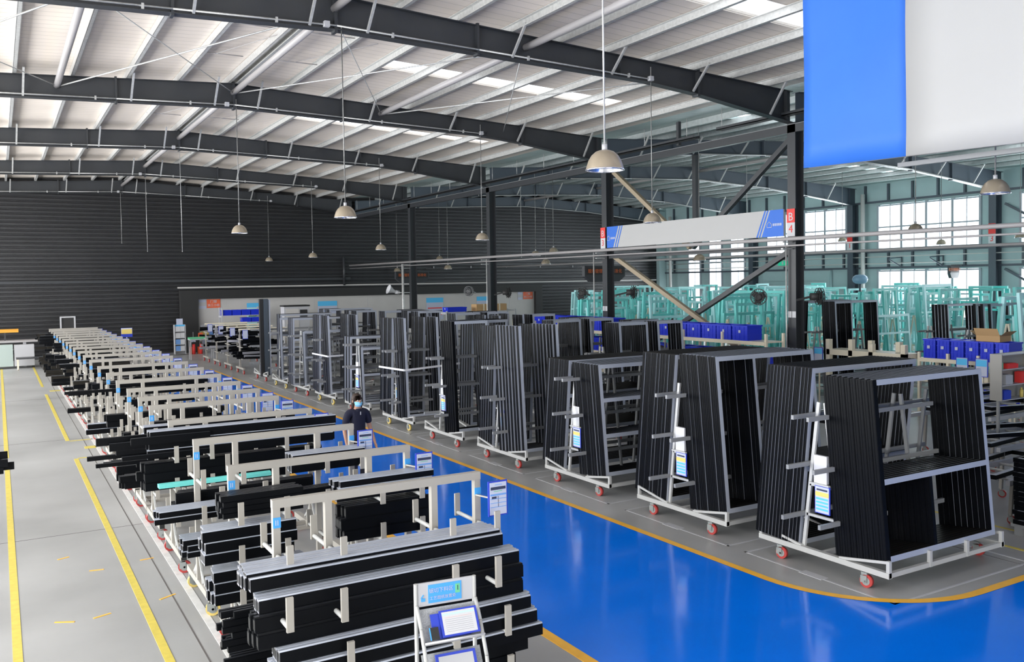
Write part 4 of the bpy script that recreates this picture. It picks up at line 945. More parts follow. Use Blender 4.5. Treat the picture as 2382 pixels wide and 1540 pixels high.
t = thing('tall_panel', 'tall dark blue-grey profile bundle standing left of the tenth trolley', 'panel', (8.0, 31.4, .15)); obj('bundle', MB().box(0, .12, -.05, .1, 0, 2.75, 'ribwall').box(.13, .3, -.05, .1, 0, 2.75, 'steel_b').box(.32, .37, -.04, .1, 0, 2.72, 'alu'), t)
trolley(31.7, 'low white base of a trolley under the tall blue-grey bundle', False, detail=False, sheet=False)
# second row behind
row2 = ((15.4, 2.48, 8, 'E', 'seen over the third trolley'), (17.9, 2.46, 7, 'E', 'seen right of the annex column'), (20.5, 2.5, 7, 'C', 'seen over the fourth trolley'), (23.0, 2.5, 6, 'E', 'seen over the fifth trolley'), (25.6, 2.5, 6, 'D', 'seen over the sixth trolley'), (28.3, 2.45, 6, 'E', 'seen over the seventh trolley'), (31.0, 2.4, 6, 'F', 'seen over the eighth trolley'), (34.0, 2.4, 5, 'B', 'seen over the ninth trolley'))
for yc, zt, n, ty, lb in row2:
    trolley(yc, 'second-row frame trolley '+lb, False, x0=11.2, L=1.9, detail=False, sheet=False)
    stack(yc-.75, yc-.3, .15, n, 11.22, .78 if ty != 'B' else 1.8, zt, ty, 'tall black frame on the near side of the second-row trolley '+lb, (1, 1), .32, .25, simple=True)
    stack(yc+.35, yc+.75, -.15, n-1, 11.22 if ty != 'E' else 12.2, .78, zt, ty, 'tall black frame on the far side of the second-row trolley '+lb, (1, 1), .25, .3, simple=True)
    if ty in 'EC': stack(yc-.75, yc-.4, .15, 5, 12.25, .72, zt, 'E', 'tall black frame at the right end of the second-row trolley '+lb, (1, 1), .32, .25, simple=True)
# profile carts continuing the right row, far end
for i, y in enumerate((34.6, 36.7, 38.8, 41.0)):
    c = copy_tree(P0, (6.15, y, 0)) if False else None
    t = thing('profile_cart', ('profile cart with tangled dark bars nearest to the tenth trolley', 'second profile cart beyond the trolleys, dark bars', 'third profile cart beyond the trolleys, dark bars', 'last profile cart of the right row, by the green tray')[i], 'cart', (8.0, y, 0))
    obj('end_beam', MB().box(0, .07, -.6, .6, .17, .24, 'cream').box(1.8, 1.87, -.6, .6, .17, .24, 'cream'), t)
    for yy in (-.5, .5): caster(t, .03, yy, 'rubber', .1, 1.1); caster(t, 1.83, yy, 'rubber', .1, 1.1)
    obj('top_rail', MB().box(0, 1.87, -.03, .03, 1.66, 1.72, 'ivory'), t)
    for x in (.03, .9, 1.83): obj('post', MB().box(x-.03, x+.03, -.03, .03, .24, 1.66, 'cream'), t); obj('arm', MB().box(x-.02, x+.02, -.4, .4, .55, .58, 'cream').box(x-.02, x+.02, -.4, .4, 1.0, 1.03, 'cream').box(x-.02, x+.02, -.4, .4, 1.3, 1.33, 'cream'), t)
    obj('card_holder', MB().box(.0, .2, -.62, -.6, 1.35, 1.7, 'bluef').box(.01, .19, -.625, -.62, 1.37, 1.68, 'paper'), t)
    b = MB()
    for q in range(26):
        z = rnd.choice((.6, 1.05, 1.35))+rnd.random()*.22; yy = rnd.uniform(-.4, .3); x = rnd.uniform(-.3, .4); a = rnd.uniform(-.06, .06)
        b.bar((x, yy, z), (x+rnd.uniform(.8, 1.5), yy+a*3, z+a), .07, .09, rnd.choice(('alub', 'alub', 'alub', 'silverend')))
    tag(obj('profile_stack', b, None, (8.0, y, 0)), 'tangled dark bars on the profile carts beyond the trolleys', 'profiles', 'tangled bars beyond the trolleys', 'stuff')
tag(obj('tray', MB().box(0, 1.1, 0, .5, 0, .04, 'inkg').box(0, 1.1, 0, .02, .04, .08, 'inkg').box(0, 1.1, .48, .5, .04, .08, 'inkg'), None, (7.55, 42.2, .95)), 'green tray on the table at the far end of the right row', 'tray')
t = thing('small_table', 'small table under the green tray at the far end', 'table', (7.55, 42.2, 0)); obj('top', MB().box(0, 1.1, 0, .5, .91, .95, 'tape'), t)
for x in (.03, 1.03):
    for y in (.03, .43): obj('leg', MB().box(x, x+.04, y, y+.04, 0, .91, 'tape'), t)
shelf(9.6, 44.9, 45.5, 1.9, (1.0, 1.55, 1.9), 1, 'tape', 'grey shelf with blue crates at the left end of the annex', 2.3)
for i in range(4): crate(9.65+.46*i, 44.95, 1.9, .42, .5, .27, 'blue plastic crate on the top shelf before the annex wall', 'crates on the top shelf before the annex')
for i in range(2): crate(10.6+.46*i, 44.95, 1.55, .42, .5, .22, 'blue plastic crate on the lower shelf before the annex wall', 'crates on the lower shelf before the annex')
t = thing('control_cabinet', 'pale control cabinet with a dark screen before the annex', 'cabinet', (11.6, 41.0, 0)); obj('body', MB().box(0, 1.2, 0, .6, 0, 2.35, 'tape').box(-.03, 1.23, -.03, .63, 2.35, 2.42, 'black'), t); obj('screen', MB().box(.75, 1.1, -.02, 0, 1.85, 2.2, 'black'), t); obj('door_panel', MB().box(.08, .7, -.015, 0, .2, 2.25, 'annex'), t)
for i, (x, y) in enumerate(((18.6, 34.0), (19.4, 34.0))): tag(obj('cardboard_box', MB().box(0, .72, 0, .5, 0, .30, 'card').box(.33, .39, -.004, .504, 0, .304, 'ivory'), None, (x-.5, y, 2.1)), ('cardboard box on the shelf right of the loudspeaker column, left one', 'cardboard box on the shelf right of the loudspeaker column, right one')[i], 'box')
shelf(16.6, 33.9, 34.6, 3.4, (1.2, 2.1), 1, 'tape', 'grey shelf carrying the cardboard boxes before the annex', 2.15)
crate(16.7, 34.0, 2.1, .9, .5, .2, 'long blue crate beside the cardboard boxes', None)
# brochure rack and fire cabinets left of annex
t = thing('brochure_rack', 'white brochure rack standing left of the annex', 'rack', (7.45, 45.6, 0)); obj('frame', MB().box(0, .03, 0, .3, .05, 1.5, 'tape').box(.5, .53, 0, .3, .05, 1.5, 'tape').box(.03, .5, .27, .3, .05, 1.5, 'tape'), t)
for i in range(4): obj('shelf_board', MB().box(.03, .5, 0, .27, .2+.32*i, .22+.32*i, 'tape').box(.05, .27, .02, .05, .22+.32*i, .46+.32*i, 'inkblue' if i < 2 else 'paperw').box(.28, .48, .02, .05, .22+.32*i, .46+.32*i, 'paperw'), t)
obj('header_card', MB().box(.12, .42, .1, .12, 1.5, 1.8, 'paper').box(.03, .5, .08, .1, 1.38, 1.5, 'inkcyan'), t)
for i, (x, lb) in enumerate(((8.25, 'red fire box beside the brochure rack, left one'), (8.6, 'red fire box at the annex corner, right one'))):
    t = thing('fire_box', lb, 'fire box', (x, 45.9, 0)); obj('body', MB().box(0, .22, 0, .22, 0, .35, 'redor'), t); obj('extinguisher', MB().cyl((.13, -.08, .0), (.13, -.08, .5), .07, 'red', 10).cyl((.13, -.08, .5), (.13, -.08, .62), .03, 'black', 8), t)
    obj('notice', MB().box(.02, .24, -.01, 0, .75 if i else .6, 1.05 if i else .85, 'redor' if i else 'paper'), t); obj('back_post', MB().box(.12, .14, .0, .02, .5, 1.1, 'tape'), t)
# machine and orange beam at the far left
t = thing('long_table', 'long grey work table against the dark wall at the left edge', 'table', (-3, 43.6, 0)); obj('top', MB().box(0, 7.2, 0, .9, 1.08, 1.16, 'tube'), t); obj('shelf', MB().box(0, 4.2, .1, .8, .75, .79, 'tube'), t)
for x in (.2, 3.9, 6.8): obj('leg', MB().box(x, x+.12, .1, .22, 0, 1.08, 'tape'), t)
t = thing('machine_cabinet', 'pale green machine cabinet at the left edge', 'cabinet', (-.6, 43.0, 0)); obj('body', MB().box(0, 1.1, 0, .5, .1, 1.02, 'machine').box(1.15, 1.9, 0, .5, .1, 1.0, 'tape'), t); obj('foot', MB().box(0, .1, .1, .4, 0, .1, 'black').box(1.8, 1.9, .1, .4, 0, .1, 'black'), t)
t = thing('crane_beam', 'orange beam over the work table at the left edge', 'beam', (-2.0, 44.0, 1.5)); obj('girder', MB().box(0, 2.75, 0, .12, 0, .13, 'orangep').box(0, 2.75, -.05, .17, .13, .15, 'orangep'), t); obj('stand', MB().box(.5, .56, .03, .09, -.34, 0, 'steel').box(2.2, 2.26, .03, .09, -.34, 0, 'steel'), t)
t = thing('roller_trolley', 'low trolley with a dark top before the work table', 'trolley', (.6, 42.0, 0)); obj('top', MB().box(0, 1.3, 0, .7, .45, .5, 'steel'), t)
for x in (.03, 1.2):
    for y in (.03, .6): obj('leg', MB().box(x, x+.06, y, y+.06, .08, .45, 'ivory').cyl((x, y+.03, .05), (x+.06, y+.03, .05), .05, 'ivory', 8), t)
# bars poking in at the left edge
t = thing('profile_cart', 'cream cart out of the left edge whose dark bars poke into view', 'cart', (-3.3, 15.2, 0))
for x in (0, 1.8): obj('end_beam', MB().box(x, x+.07, -.5, .5, .17, .24, 'cream'), t); obj('post', MB().box(x, x+.06, -.03, .03, .24, 1.3, 'cream'), t); obj('arm', MB().box(x, x+.05, -.35, .35, .66, .70, 'cream'), t); [caster(t, x+.03, yy, 'rubber', 0, 1.1) for yy in (-.4, .4)]
for i, (e, y, z) in enumerate(((0.06, 15.0, .76), (.14, 15.07, .70), (.06, 15.12, .86), (.0, 15.0, .66), (-.02, 15.25, .8))): bar(-3.4, e, y, z, pB2 if i != 4 else pA, 'dark bar poking into view at the left edge', 'dark bars poking in at the left edge')

# ================================================================ TABLES AND STACKS, RIGHT EDGE
def rtable(x, y, w, l, z, label):
    t = thing('roller_table', label, 'table', (x, y, 0))
    for yy in (0, l): obj('side_rail', MB().box(0, w, yy-.03, yy+.03, z-.07, z, 'tape', kz='alu'), t)
    for i in range(5): obj('roller', MB().cyl((w*(.1+.2*i), .03, z-.03), (w*(.1+.2*i), l-.03, z-.03), .02, 'galv', 8), t)
    for xx in (.15, w-.2):
        for yy in (.05, l-.05): obj('leg', MB().bar((xx, yy, .12), (xx+.05, yy, z-.06), .045, .045, 'cream'), t); caster(t, xx, yy, 'rubber', .5, .9)
    return t
rtable(14.5, 8.75, 2.8, 1.0, .95, 'pale roller table just right of the nearest trolley'); rtable(16.7, 10.4, 3.2, .9, .95, 'pale roller table farther back at the right edge'); rtable(12.9, 7.65, 2.4, .9, .78, 'lower cream roller table right of the nearest trolley')
rtable(12.4, 10.4, 3.0, .9, .8, 'cream roller table seen between the legs of the nearest trolley'); rtable(11.6, 6.75, 2.2, .8, .62, 'lowest roller table, close behind the nearest trolley at the right')
def flatframe(x, y, z, w, l, rz, label, k='alu'):
    t = thing('flat_frame', label, 'frame', (x, y, z), rz)
    obj('stile', MB().box(0, w, 0, .07, 0, .06, 'alub', kz=k), t); obj('stile', MB().box(0, w, l-.07, l, 0, .06, 'alub', kz=k), t)
    obj('rail', MB().box(0, .07, .07, l-.07, 0, .06, 'alub', kz=k), t); obj('rail', MB().box(w-.07, w, .07, l-.07, 0, .06, 'alub', kz=k), t)
flatframe(14.4, 8.8, .955, 2.3, 1.05, .05, 'silver frame lying on the roller table right of the nearest trolley'); flatframe(14.8, 8.9, 1.02, 2.2, .9, -.25, 'silver frame lying askew on top of another on the roller table')
flatframe(12.8, 7.7, .785, 2.2, .85, .1, 'dark frame lying on the lower cream table'); flatframe(13.0, 8.0, .85, 2.0, .8, -.3, 'dark frame lying crooked over the one on the lower cream table'); flatframe(16.6, 10.45, .955, 2.8, .8, 0, 'silver frame on the farther roller table'); flatframe(12.5, 10.5, .805, 2.2, .8, .1, 'silver frame on the table seen between the trolley legs')
flatframe(11.5, 6.85, .625, 2.0, .7, .12, 'dark frame on the lowest roller table at the right')
t = thing('frame_stack', 'stack of black frames lying flat, cut by the right edge', 'frames', (11.32, 5.35, 0)); t['category'] = 'pallet'; t['label'] = 'low pallet under the black stack at the right edge'; t.name = 'pallet'
obj('board', MB().box(0, 2.2, 0, 1.2, .1, .14, 'grey'), t)
for y in (.05, .55, 1.05): obj('skid', MB().box(0, 2.2, y, y+.1, 0, .1, 'grey'), t)
for i in range(14): o = obj('stacked_frame', MB().box(0, 2.1, 0, .06, 0, .055, 'alub').box(0, 2.1, 1.1, 1.16, 0, .055, 'alub').box(0, .06, .06, 1.1, 0, .055, 'alub', kz='alu').box(2.04, 2.1, .06, 1.1, 0, .055, 'alub', kz='alu'), None, (11.33+rnd.uniform(-.015, .015), 5.36+rnd.uniform(-.01, .01), .142+.062*i)); tag(o, 'black frame lying flat in the stack cut by the right edge', 'frame', 'black frames stacked flat at the right edge')

# ================================================================ TEAL WRAPPED FRAMES IN THE RIGHT HALL
TE = {}
def teal_mesh(w, h, v, k):
    key = (w, h, v, k)
    if key in TE: return TE[key]
    b = MB(); f = .085; d = .04
    b.box(0, f, -d, d, 0, h, k); b.box(w-f, w, -d, d, 0, h, k); b.box(f, w-f, -d, d, 0, f, k); b.box(f, w-f, -d, d, h-f, h, k, kz='teal2')  # pale top faces of the rails are a highlight painted in colour
    if v == 1: b.box(f, w-f, -d, d, h*.68, h*.68+.07, k, kz='teal2')
    if v == 2: b.box(w*.48, w*.48+.06, -d, d, f, h-f, k)
    if v == 3: b.box(f, w-f, -d, d, h*.6, h*.6+.07, k, kz='teal2'); b.box(w*.4, w*.4+.05, -d, d, h*.6, h-f, k)
    TE[key] = b.mesh('teal_frame'); return TE[key]
zones = []
for cx in range(7):
    for cy in range(8):
        x = 19.3+cx*2.9+rnd.uniform(-.3, .3); y = 13.0+cy*3.5+rnd.uniform(-.4, .4)
        if x < .665*y+.3 or x*.565 > y+.4 or (x > 18 and x < 20.2 and y < 16.2) or (x > 19 and x < 24.5 and 14.5 < y < 19.5): continue
        zones.append((x, y, cx, cy))
NT = 0
for x, y, cx, cy in zones:
    ax = rnd.random() < .62; rz = 0 if ax else PI/2
    where = ('the left part', 'the middle', 'the right part')[min(2, int(3*(x/y-.4)/1.3))] if x/y > .4 else 'the left part'
    dist = 'near' if y < 22 else 'middle' if y < 31 else 'far'
    lb = 'cream trestle carrying teal-wrapped frames in %s of the right hall, %s rows' % (where, dist)
    t = thing('trestle', lb, 'trestle', (x, y, 0), rz, lb)
    z0 = rnd.choice((.35, .45, .6))
    obj('base', MB().box(-.1, 1.9, -.55, -.50, z0-.05, z0, 'ivory').box(-.1, 1.9, .5, .55, z0-.05, z0, 'ivory').box(0, .05, -.5, .5, z0-.05, z0, 'ivory').box(1.75, 1.8, -.5, .5, z0-.05, z0, 'ivory'), t)
    for xx in (0, 1.75): obj('leg', MB().box(xx, xx+.05, -.53, -.48, 0, z0-.05, 'ivory').box(xx, xx+.05, .48, .53, 0, z0-.05, 'ivory').bar((xx+.02, -.3, z0), (xx+.02, -.02, z0+1.5), .04, .04, 'ivory', (1, 0, 0)).bar((xx+.02, .3, z0), (xx+.02, .02, z0+1.5), .04, .04, 'ivory', (1, 0, 0)), t)
    n = rnd.randint(5, 6)
    lt = 'teal film wrapped window frame in %s of the right hall, %s rows' % (where, dist)
    for i in range(n):
        if NT >= 298: break
        s = -1 if i % 2 else 1
        w = rnd.choice((.9, 1.2, 1.6, 1.9, 2.2)); h = rnd.choice((1.3, 1.7, 2.0, 2.3, 2.5, 2.6)); v = rnd.choice((0, 1, 1, 2, 3, 3)); k = 'teal' if rnd.random() < .62 else 'teal2'
        if z0+h > 3.08: h = 2.2
        off = s*(.12+.11*(i//2+1)); xs = rnd.uniform(-.05, max(.0, 1.8-w)); px_, py_ = (xs, off) if ax else (-off, xs)
        o = obj('teal_frame', teal_mesh(w, h, v, k), None, (x+px_, y+py_, z0), (0, 0, 0)); o.rotation_euler = Matrix.Rotation(rz, 3, 'Z').to_4x4().to_3x3().to_euler() if False else (s*.07, 0, rz)
        tag(o, lt, 'frame', lt); NT += 1
# black framed doors just right of the B 4 column
trolley(17.3, 'dark frame trolley just right of the B 4 column', False, x0=20.2, L=1.9, detail=False, sheet=False)
stack(16.6, 17.0, .12, 7, 20.25, 1.85, 2.68, 'D', 'tall black frame on the trolley just right of the B 4 column', (1, 1), .3, .25, simple=True)
stack(17.7, 18.3, -.12, 9, 20.1, 1.9, 2.68, 'E', 'tall black frame on the far side of the trolley right of the B 4 column', (0, 1), .25, .3, simple=True)
trolley(15.4, 'grey frame trolley before the large window', False, x0=22.6, L=1.9, detail=False, sheet=False)
stack(14.8, 15.2, .12, 5, 22.65, 1.6, 2.55, 'F', 'grey thin frame on the trolley before the large window', (1, 1), .3, .25, simple=True, fw=.05)
trolley(13.6, 'frame trolley behind the crates at the right edge', False, x0=21.6, L=1.9, detail=False, sheet=False)
stack(13.0, 13.4, .12, 3, 21.7, 1.5, 2.62, 'F', 'silver and black frame behind the crates at the right edge', (1, 1), .3, .25, simple=True)

# ================================================================ FANS, SCREENS, SMALL WALL THINGS
def fan(x, y, z, rz, label, k='black', r=.21):
    t = thing('wall_fan', label, 'fan', (x, y, z), rz)
    b = MB()
    for rr, yy in ((r, 0), (r*.97, -.06), (r*.97, .06), (r*.62, -.09), (r*.62, .09), (r*.3, -.11)):
        for i in range(24):
            a, c = 2*PI*i/24, 2*PI*(i+1)/24; b.bar((rr*math.cos(a), yy, rr*math.sin(a)), (rr*math.cos(c), yy, rr*math.sin(c)), .012, .012, k, (0, 1, 0))
    for i in range(20):
        a = 2*PI*i/20; c, s = math.cos(a), math.sin(a)
        for sg in (-1, 1): b.bar((.05*c, sg*.11, .05*s), (r*c, 0, r*s), .006, .006, k, (0, 1, 0))
    obj('guard', b, t)
    b = MB()
    for i in range(3):
        a = 2*PI*i/3+.4; b.bar((.04*math.cos(a), 0, .04*math.sin(a)), (r*.85*math.cos(a), 0, r*.85*math.sin(a)), .16, .012, k, (.3*math.sin(a), 1, .3))
    obj('blade', b, t); obj('motor', MB().cyl((0, -.05, 0), (0, .22, 0), .09, k, 14), t); obj('arm', MB().bar((0, .2, 0), (0, .55, -.08), .05, .05, k), t); return t
fan(17.05, 29.4, 2.95, 1.1, 'black wall fan right of the column before the annex'); fan(17.0, 32.6, 3.0, -1.0, 'greyish wall fan left of the column before the annex', 'steel')
fan(17.1, 24.5, 2.95, -1.1, 'dark wall fan left of the column under the left end of the long sign'); fan(17.25, 21.9, 2.98, 1.0, 'dark wall fan right of the column under the left end of the long sign'); fan(17.1, 16.5, 2.88, -1.0, 'dark wall fan left of the B 4 column'); fan(17.35, 14.75, 2.9, 1.0, 'dark wall fan right of the B 4 column')
t = thing('loudspeaker', 'white horn loudspeaker on the column before the annex, left', 'speaker', (16.9, 40.2, 2.95)); obj('horn', MB().lathe([(.06, 0), (.1, .15), (.22, .38), (.24, .4)], 'paperw', 16), t).rotation_euler = (0, -1.2, 0); obj('body', MB().cyl((0, 0, 0), (.2, 0, -.03), .09, 'paperw', 12), t); obj('bracket', MB().box(.1, .58, -.45, -.02, -.06, -.02, 'galv'), t)
def led(x, y, z, w, h, label):
    t = thing('led_board', label, 'screen', (x, y, z)); obj('housing', MB().prism([(0, h*.35), (0, h), (w, h), (w, h*.35), (w*.85, 0), (w*.15, 0)], 'y', 0, .15, 'steel'), t)
    R = face_rot((0, -1, 0)); s = obj('display', MB().box(w*.04, w*.96, -.01, 0, h*.45, h*.9, 'black'), t)
    text('led_text', '现场管理', h*.28, s, 'led', Matrix.Translation((w*.25, -.016, h*.66)) @ R); text('led_text', '标准化', h*.28, s, 'led', Matrix.Translation((w*.78, -.016, h*.66)) @ R)
    obj('bracket', MB().box(w*.3, w*.42, -.45, .1, h, h+.04, 'steel'), t)
led(17.0, 40.35, 3.38, 1.8, .58, 'dark board with orange lit letters behind the loudspeaker column'); led(17.04, 24.25, 3.32, 1.7, .54, 'dark board with orange lit letters behind the B 3 column')
led(39.2, 25.6, 3.2, .7, .6, 'dark board with an orange spot beside the number 3 wall column')
t = thing('exit_sign', 'small green exit sign above the roller door', 'sign', (40.0, 36.7, 4.05)); obj('box', MB().box(0, .08, -.35, .35, 0, .3, 'exit').box(-.004, 0, -.05, .05, .06, .24, 'paperw'), t)
for i, (x, y, lb) in enumerate(((17.498, 23.62, 'small white notice pair low on the column at the left end of the long sign'), (17.498, 15.62, 'small white notice pair low on the column at the right end of the long sign'))):
    t = thing('notice_sheet', lb, 'notice', (x, y, 2.35)); obj('sheet', MB().box(-.006, 0, 0, .12, 0, .16, 'paperw'), t); obj('sheet', MB().box(-.006, 0, .14, .26, 0, .16, 'paperw'), t)
tag(obj('round_cover', MB().lathe([(.001, .22), (.2, .20), (.31, .12), (.35, 0), (.31, -.12), (.2, -.20), (.001, -.22)], 'skyblue', 24), None, (34.5, 27.0, 3.22)), 'pale blue rounded drum in front of the wall downpipe', 'drum')
t = thing('drum_stand', 'thin stand under the pale blue drum', 'stand', (34.5, 27.0, 0)); obj('pole', MB().cyl((0, 0, 0), (0, 0, 3.01), .05, 'steel_b', 8), t)

# ================================================================ PEOPLE
def skin_mesh(name, joints, edges, k, parent, lv=2):
    """joints: name -> (x, y, z, rx, ry); continuous skinned surface"""
    names = list(joints); me = bpy.data.meshes.new(name)
    me.from_pydata([joints[n][:3] for n in names], [(names.index(a), names.index(c)) for a, c in edges], []); me.materials.append(M[k])
    o = obj(name, me, parent); sk = o.modifiers.new('skin', 'SKIN'); sk.use_smooth_shade = True
    for i, n in enumerate(names):
        v = me.skin_vertices[0].data[i]; v.radius = joints[n][3:5]; v.use_root = (i == 0)
    ss = o.modifiers.new('sub', 'SUBSURF'); ss.levels = lv; ss.render_levels = lv; return o
def person(loc, rz, label, shirt='navy', trousers='trous', bend=0., armf=0., H=1.0, long_hair=True):
    t = thing('person', label, 'person', loc, rz); t.scale = (H, H, H)
    def bd(x, y, z):      # bend upper body forward about the hips
        if z <= .95: return (x, y, z)
        c, s = math.cos(bend), math.sin(bend); dz = z-.95; return (x, y*c-dz*s, .95+dz*c+y*s)
    J = {'pelvis': (0, 0, .93, .125, .10), 'waist': (*bd(0, .0, 1.06), .115, .09), 'chest': (*bd(0, .01, 1.24), .14, .105), 'collar': (*bd(0, .02, 1.35), .10, .075), 'neck': (*bd(0, .01, 1.41), .05, .05), 'jaw': (*bd(0, -.01, 1.47), .062, .07), 'skull': (*bd(0, 0, 1.55), .075, .09)}
    E = [('pelvis', 'waist'), ('waist', 'chest'), ('chest', 'collar'), ('collar', 'neck'), ('neck', 'jaw'), ('jaw', 'skull')]
    for s, n in ((-1, 'l'), (1, 'r')):
        J['sh'+n] = (*bd(s*.165, .01, 1.34), .052, .052); J['el'+n] = (*bd(s*.23, .02-armf*.18, 1.08+armf*.06), .038, .038); J['wr'+n] = (*bd(s*.25, -.10-armf*.35, .86+armf*.22), .026, .026); J['pa'+n] = (*bd(s*.25, -.14-armf*.38, .79+armf*.23), .034, .018)
        J['hi'+n] = (s*.09, 0, .86, .085, .085); J['kn'+n] = (s*.10, -.02, .48, .055, .058); J['an'+n] = (s*.10, .02, .09, .035, .04); J['to'+n] = (s*.11, -.13, .04, .035, .03)
        E += [('collar', 'sh'+n), ('sh'+n, 'el'+n), ('el'+n, 'wr'+n), ('wr'+n, 'pa'+n), ('pelvis', 'hi'+n), ('hi'+n, 'kn'+n), ('kn'+n, 'an'+n), ('an'+n, 'to'+n)]
    body = skin_mesh('body', J, E, 'skin', t)
    for s, n in ((-1, 'l'), (1, 'r')):      # fingers and thumb rooted in each palm
        p = Vector(J['pa'+n][:3]); w_ = Vector(J['wr'+n][:3]); d = (p-w_).normalized(); side = Vector((0, 1, 0)) if abs(d.z) > .6 else Vector((1, 0, 0))
        FJ = {'p': (*w_.lerp(p, .6), .02, .02)}; FE = []
        for i, (L, o_) in enumerate(((.072, -.027), (.082, -.009), (.077, .009), (.06, .026))):
            a = p+side*o_; q = a+d*L*.5+Vector((0, -.006, 0)); r = a+d*L+Vector((0, -.02, 0))
            FJ['a%d' % i] = (*a, .010, .010); FJ['b%d' % i] = (*q, .009, .009); FJ['c%d' % i] = (*r, .007, .007); FE += [('p', 'a%d' % i), ('a%d' % i, 'b%d' % i), ('b%d' % i, 'c%d' % i)]
        a = w_.lerp(p, .5)-side*.03; q = a-side*.02+d*.045; FJ['t0'] = (*a, .011, .011); FJ['t1'] = (*q, .009, .009); FE += [('p', 't0'), ('t0', 't1')]
        skin_mesh('hand', FJ, FE, 'skin', t, 1)
    g = .016
    SJ = {'hem': (0, 0, .80, .165, .13), 'waist0': (*bd(0, 0, .92), .165, .13), 'waist': (*bd(0, .0, 1.06), .135, .108), 'chest': (*bd(0, .01, 1.24), .158, .122), 'collar': (*bd(0, .02, 1.35), .112, .086)}
    SE = [('hem', 'waist0'), ('waist0', 'waist'), ('waist', 'chest'), ('chest', 'collar')]
    for s, n in ((-1, 'l'), (1, 'r')):
        SJ['sh'+n] = (*bd(s*.17, .01, 1.335), .070, .068); e = Vector(J['sh'+n][:3]).lerp(Vector(J['el'+n][:3]), .8 if shirt == 'navy' else 1.3); SJ['sl'+n] = (*e, .066, .066); SE += [('collar', 'sh'+n), ('sh'+n, 'sl'+n)]
    skin_mesh('shirt', SJ, SE, shirt, t)
    TJ = {'pelvis': (0, 0, .95, .15, .12)}; TEe = []
    for s, n in ((-1, 'l'), (1, 'r')):
        TJ['hi'+n] = (s*.09, 0, .84, .10, .10); TJ['kn'+n] = (s*.10, -.02, .48, .075, .078); TJ['an'+n] = (s*.10, .02, .10, .062, .065); TEe += [('pelvis', 'hi'+n), ('hi'+n, 'kn'+n), ('kn'+n, 'an'+n)]
    skin_mesh('trousers', TJ, TEe, trousers, t)
    b = MB()
    for s in (-1, 1): b.lathe([(.001, .09), (.04, .085), (.05, .05), (.052, .0)], 'black', 12, (s*.105, 0, 0)); b.lathe([(.001, .055), (.035, .05), (.045, .02), (.046, 0)], 'black', 12, (s*.11, -.10, 0))
    obj('shoe', b, t)
    # head details, placed in the bent head frame
    hc = Vector(bd(0, -.005, 1.535)); Rb = Matrix.Rotation(bend*1.25, 4, 'X'); Hm = Matrix.Translation(hc) @ Rb
    def hp(name, b): o = obj(name, b, t); o.matrix_local = Hm; return o
    b = MB(); n = 18
    pr = []
    for i in range(10):
        a = PI/2-i*PI/9*.78; pr.append((max(.001, .098*math.cos(a)), .115*math.sin(a)))
    b.lathe(pr, 'hair', n, (0, .022, .008))
    o = hp('hair', b); 
    for v in o.data.vertices:
        if v.co.y < -.02 and v.co.z < .082: v.co.y = -.02+(v.co.y+.02)*.12; v.co.z = max(v.co.z, .082 if abs(v.co.x) < .055 else v.co.z)
        v.co.x *= .92
    if long_hair: hp('hair_side', MB().lathe([(.001, .06), (.02, .04), (.03, -.02), (.026, -.09), (.012, -.13), (.001, -.14)], 'hair', 10, (.072, .02, -.01)).lathe([(.001, .06), (.02, .04), (.03, -.02), (.026, -.09), (.012, -.13), (.001, -.14)], 'hair', 10, (-.072, .02, -.01))); hp('hair_back', MB().lathe([(.001, .02), (.05, .0), (.062, -.05), (.055, -.11), (.03, -.15), (.001, -.16)], 'hair', 14, (0, .062, -.02)))
    hp('ear', MB().lathe([(.001, .03), (.012, .015), (.012, -.015), (.001, -.03)], 'skin', 8, (.078, .0, -.005)).lathe([(.001, .03), (.012, .015), (.012, -.015), (.001, -.03)], 'skin', 8, (-.078, .0, -.005)))
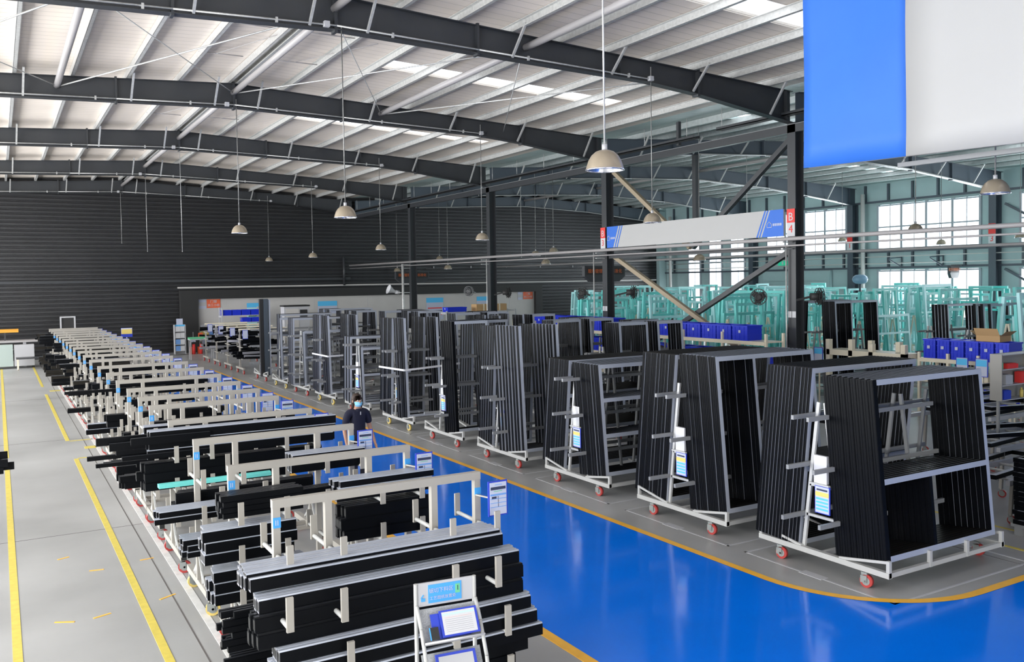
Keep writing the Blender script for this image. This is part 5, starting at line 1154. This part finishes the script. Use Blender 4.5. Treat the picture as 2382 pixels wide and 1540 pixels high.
    hp('eye', MB().lathe([(.001, .010), (.012, 0), (.001, -.010)], 'paperw', 8, (.030, -.083, .012)).lathe([(.001, .010), (.012, 0), (.001, -.010)], 'paperw', 8, (-.030, -.083, .012)).lathe([(.001, .006), (.006, 0), (.001, -.006)], 'ink', 8, (.030, -.091, .012)).lathe([(.001, .006), (.006, 0), (.001, -.006)], 'ink', 8, (-.030, -.091, .012)))
    hp('eyebrow', MB().box(.014, .046, -.092, -.084, .034, .039, 'hair').box(-.046, -.014, -.092, -.084, .034, .039, 'hair'))
    hp('nose', MB().prism([(-.085, .02), (-.112, -.018), (-.085, -.025)], 'x', -.011, .011, 'skin'))
    b = MB(); n_ = 10
    rows = [(-.012, .056, -.082), (-.03, .064, -.104), (-.06, .058, -.108), (-.088, .042, -.085)]
    for i in range(3):
        for j in range(n_):
            def Q(r, u): z, w, y = rows[r]; a = (u/n_-.5)*2; return (w*a*1.12, y+.062*a*a, z)
            b.poly([Q(i, j), Q(i, j+1), Q(i+1, j+1), Q(i+1, j)], 'mask')
    o = hp('face_mask', b); md = o.modifiers.new('s', 'SOLIDIFY'); md.thickness = .003
    b = MB(); c0 = Vector(bd(0, .0, 1.385)); b.lathe([(.062, .025), (.075, .0), (.085, -.02)], shirt, 14, tuple(c0)); b.box(c0.x-.008, c0.x+.008, c0.y-.118, c0.y-.112, c0.z-.07, c0.z-.02, 'tape'); obj('collar', b, t)
    return t
person((4.95, 13.45, 0), .12, 'woman in a navy polo shirt and pale blue face mask standing in the blue aisle', H=.985)
person((15.25, 19.9, 0), 1.25, 'worker in a brown shirt and face mask bending at the blue crates', 'khaki', 'trous', .35, .8, 1.0, False)
person((15.5, 18.3, 0), PI, 'dark-haired worker bending behind the second trolley, head just showing', 'navy', 'trous', .35, .6, .98, False)
person((21.9, 36.6, 0), .3, 'worker far back between the black frames and the annex', 'navy', 'trous', 0, .4, 1.04)
person((23.6, 27.4, 0), .4, 'worker far back among the teal frames right of the B 3 column', 'khaki', 'trous', 0, .4, 1.08, False)
print('frames', NF, 'teal', NT, 'bars', NB, 'objects', len(bpy.data.objects))
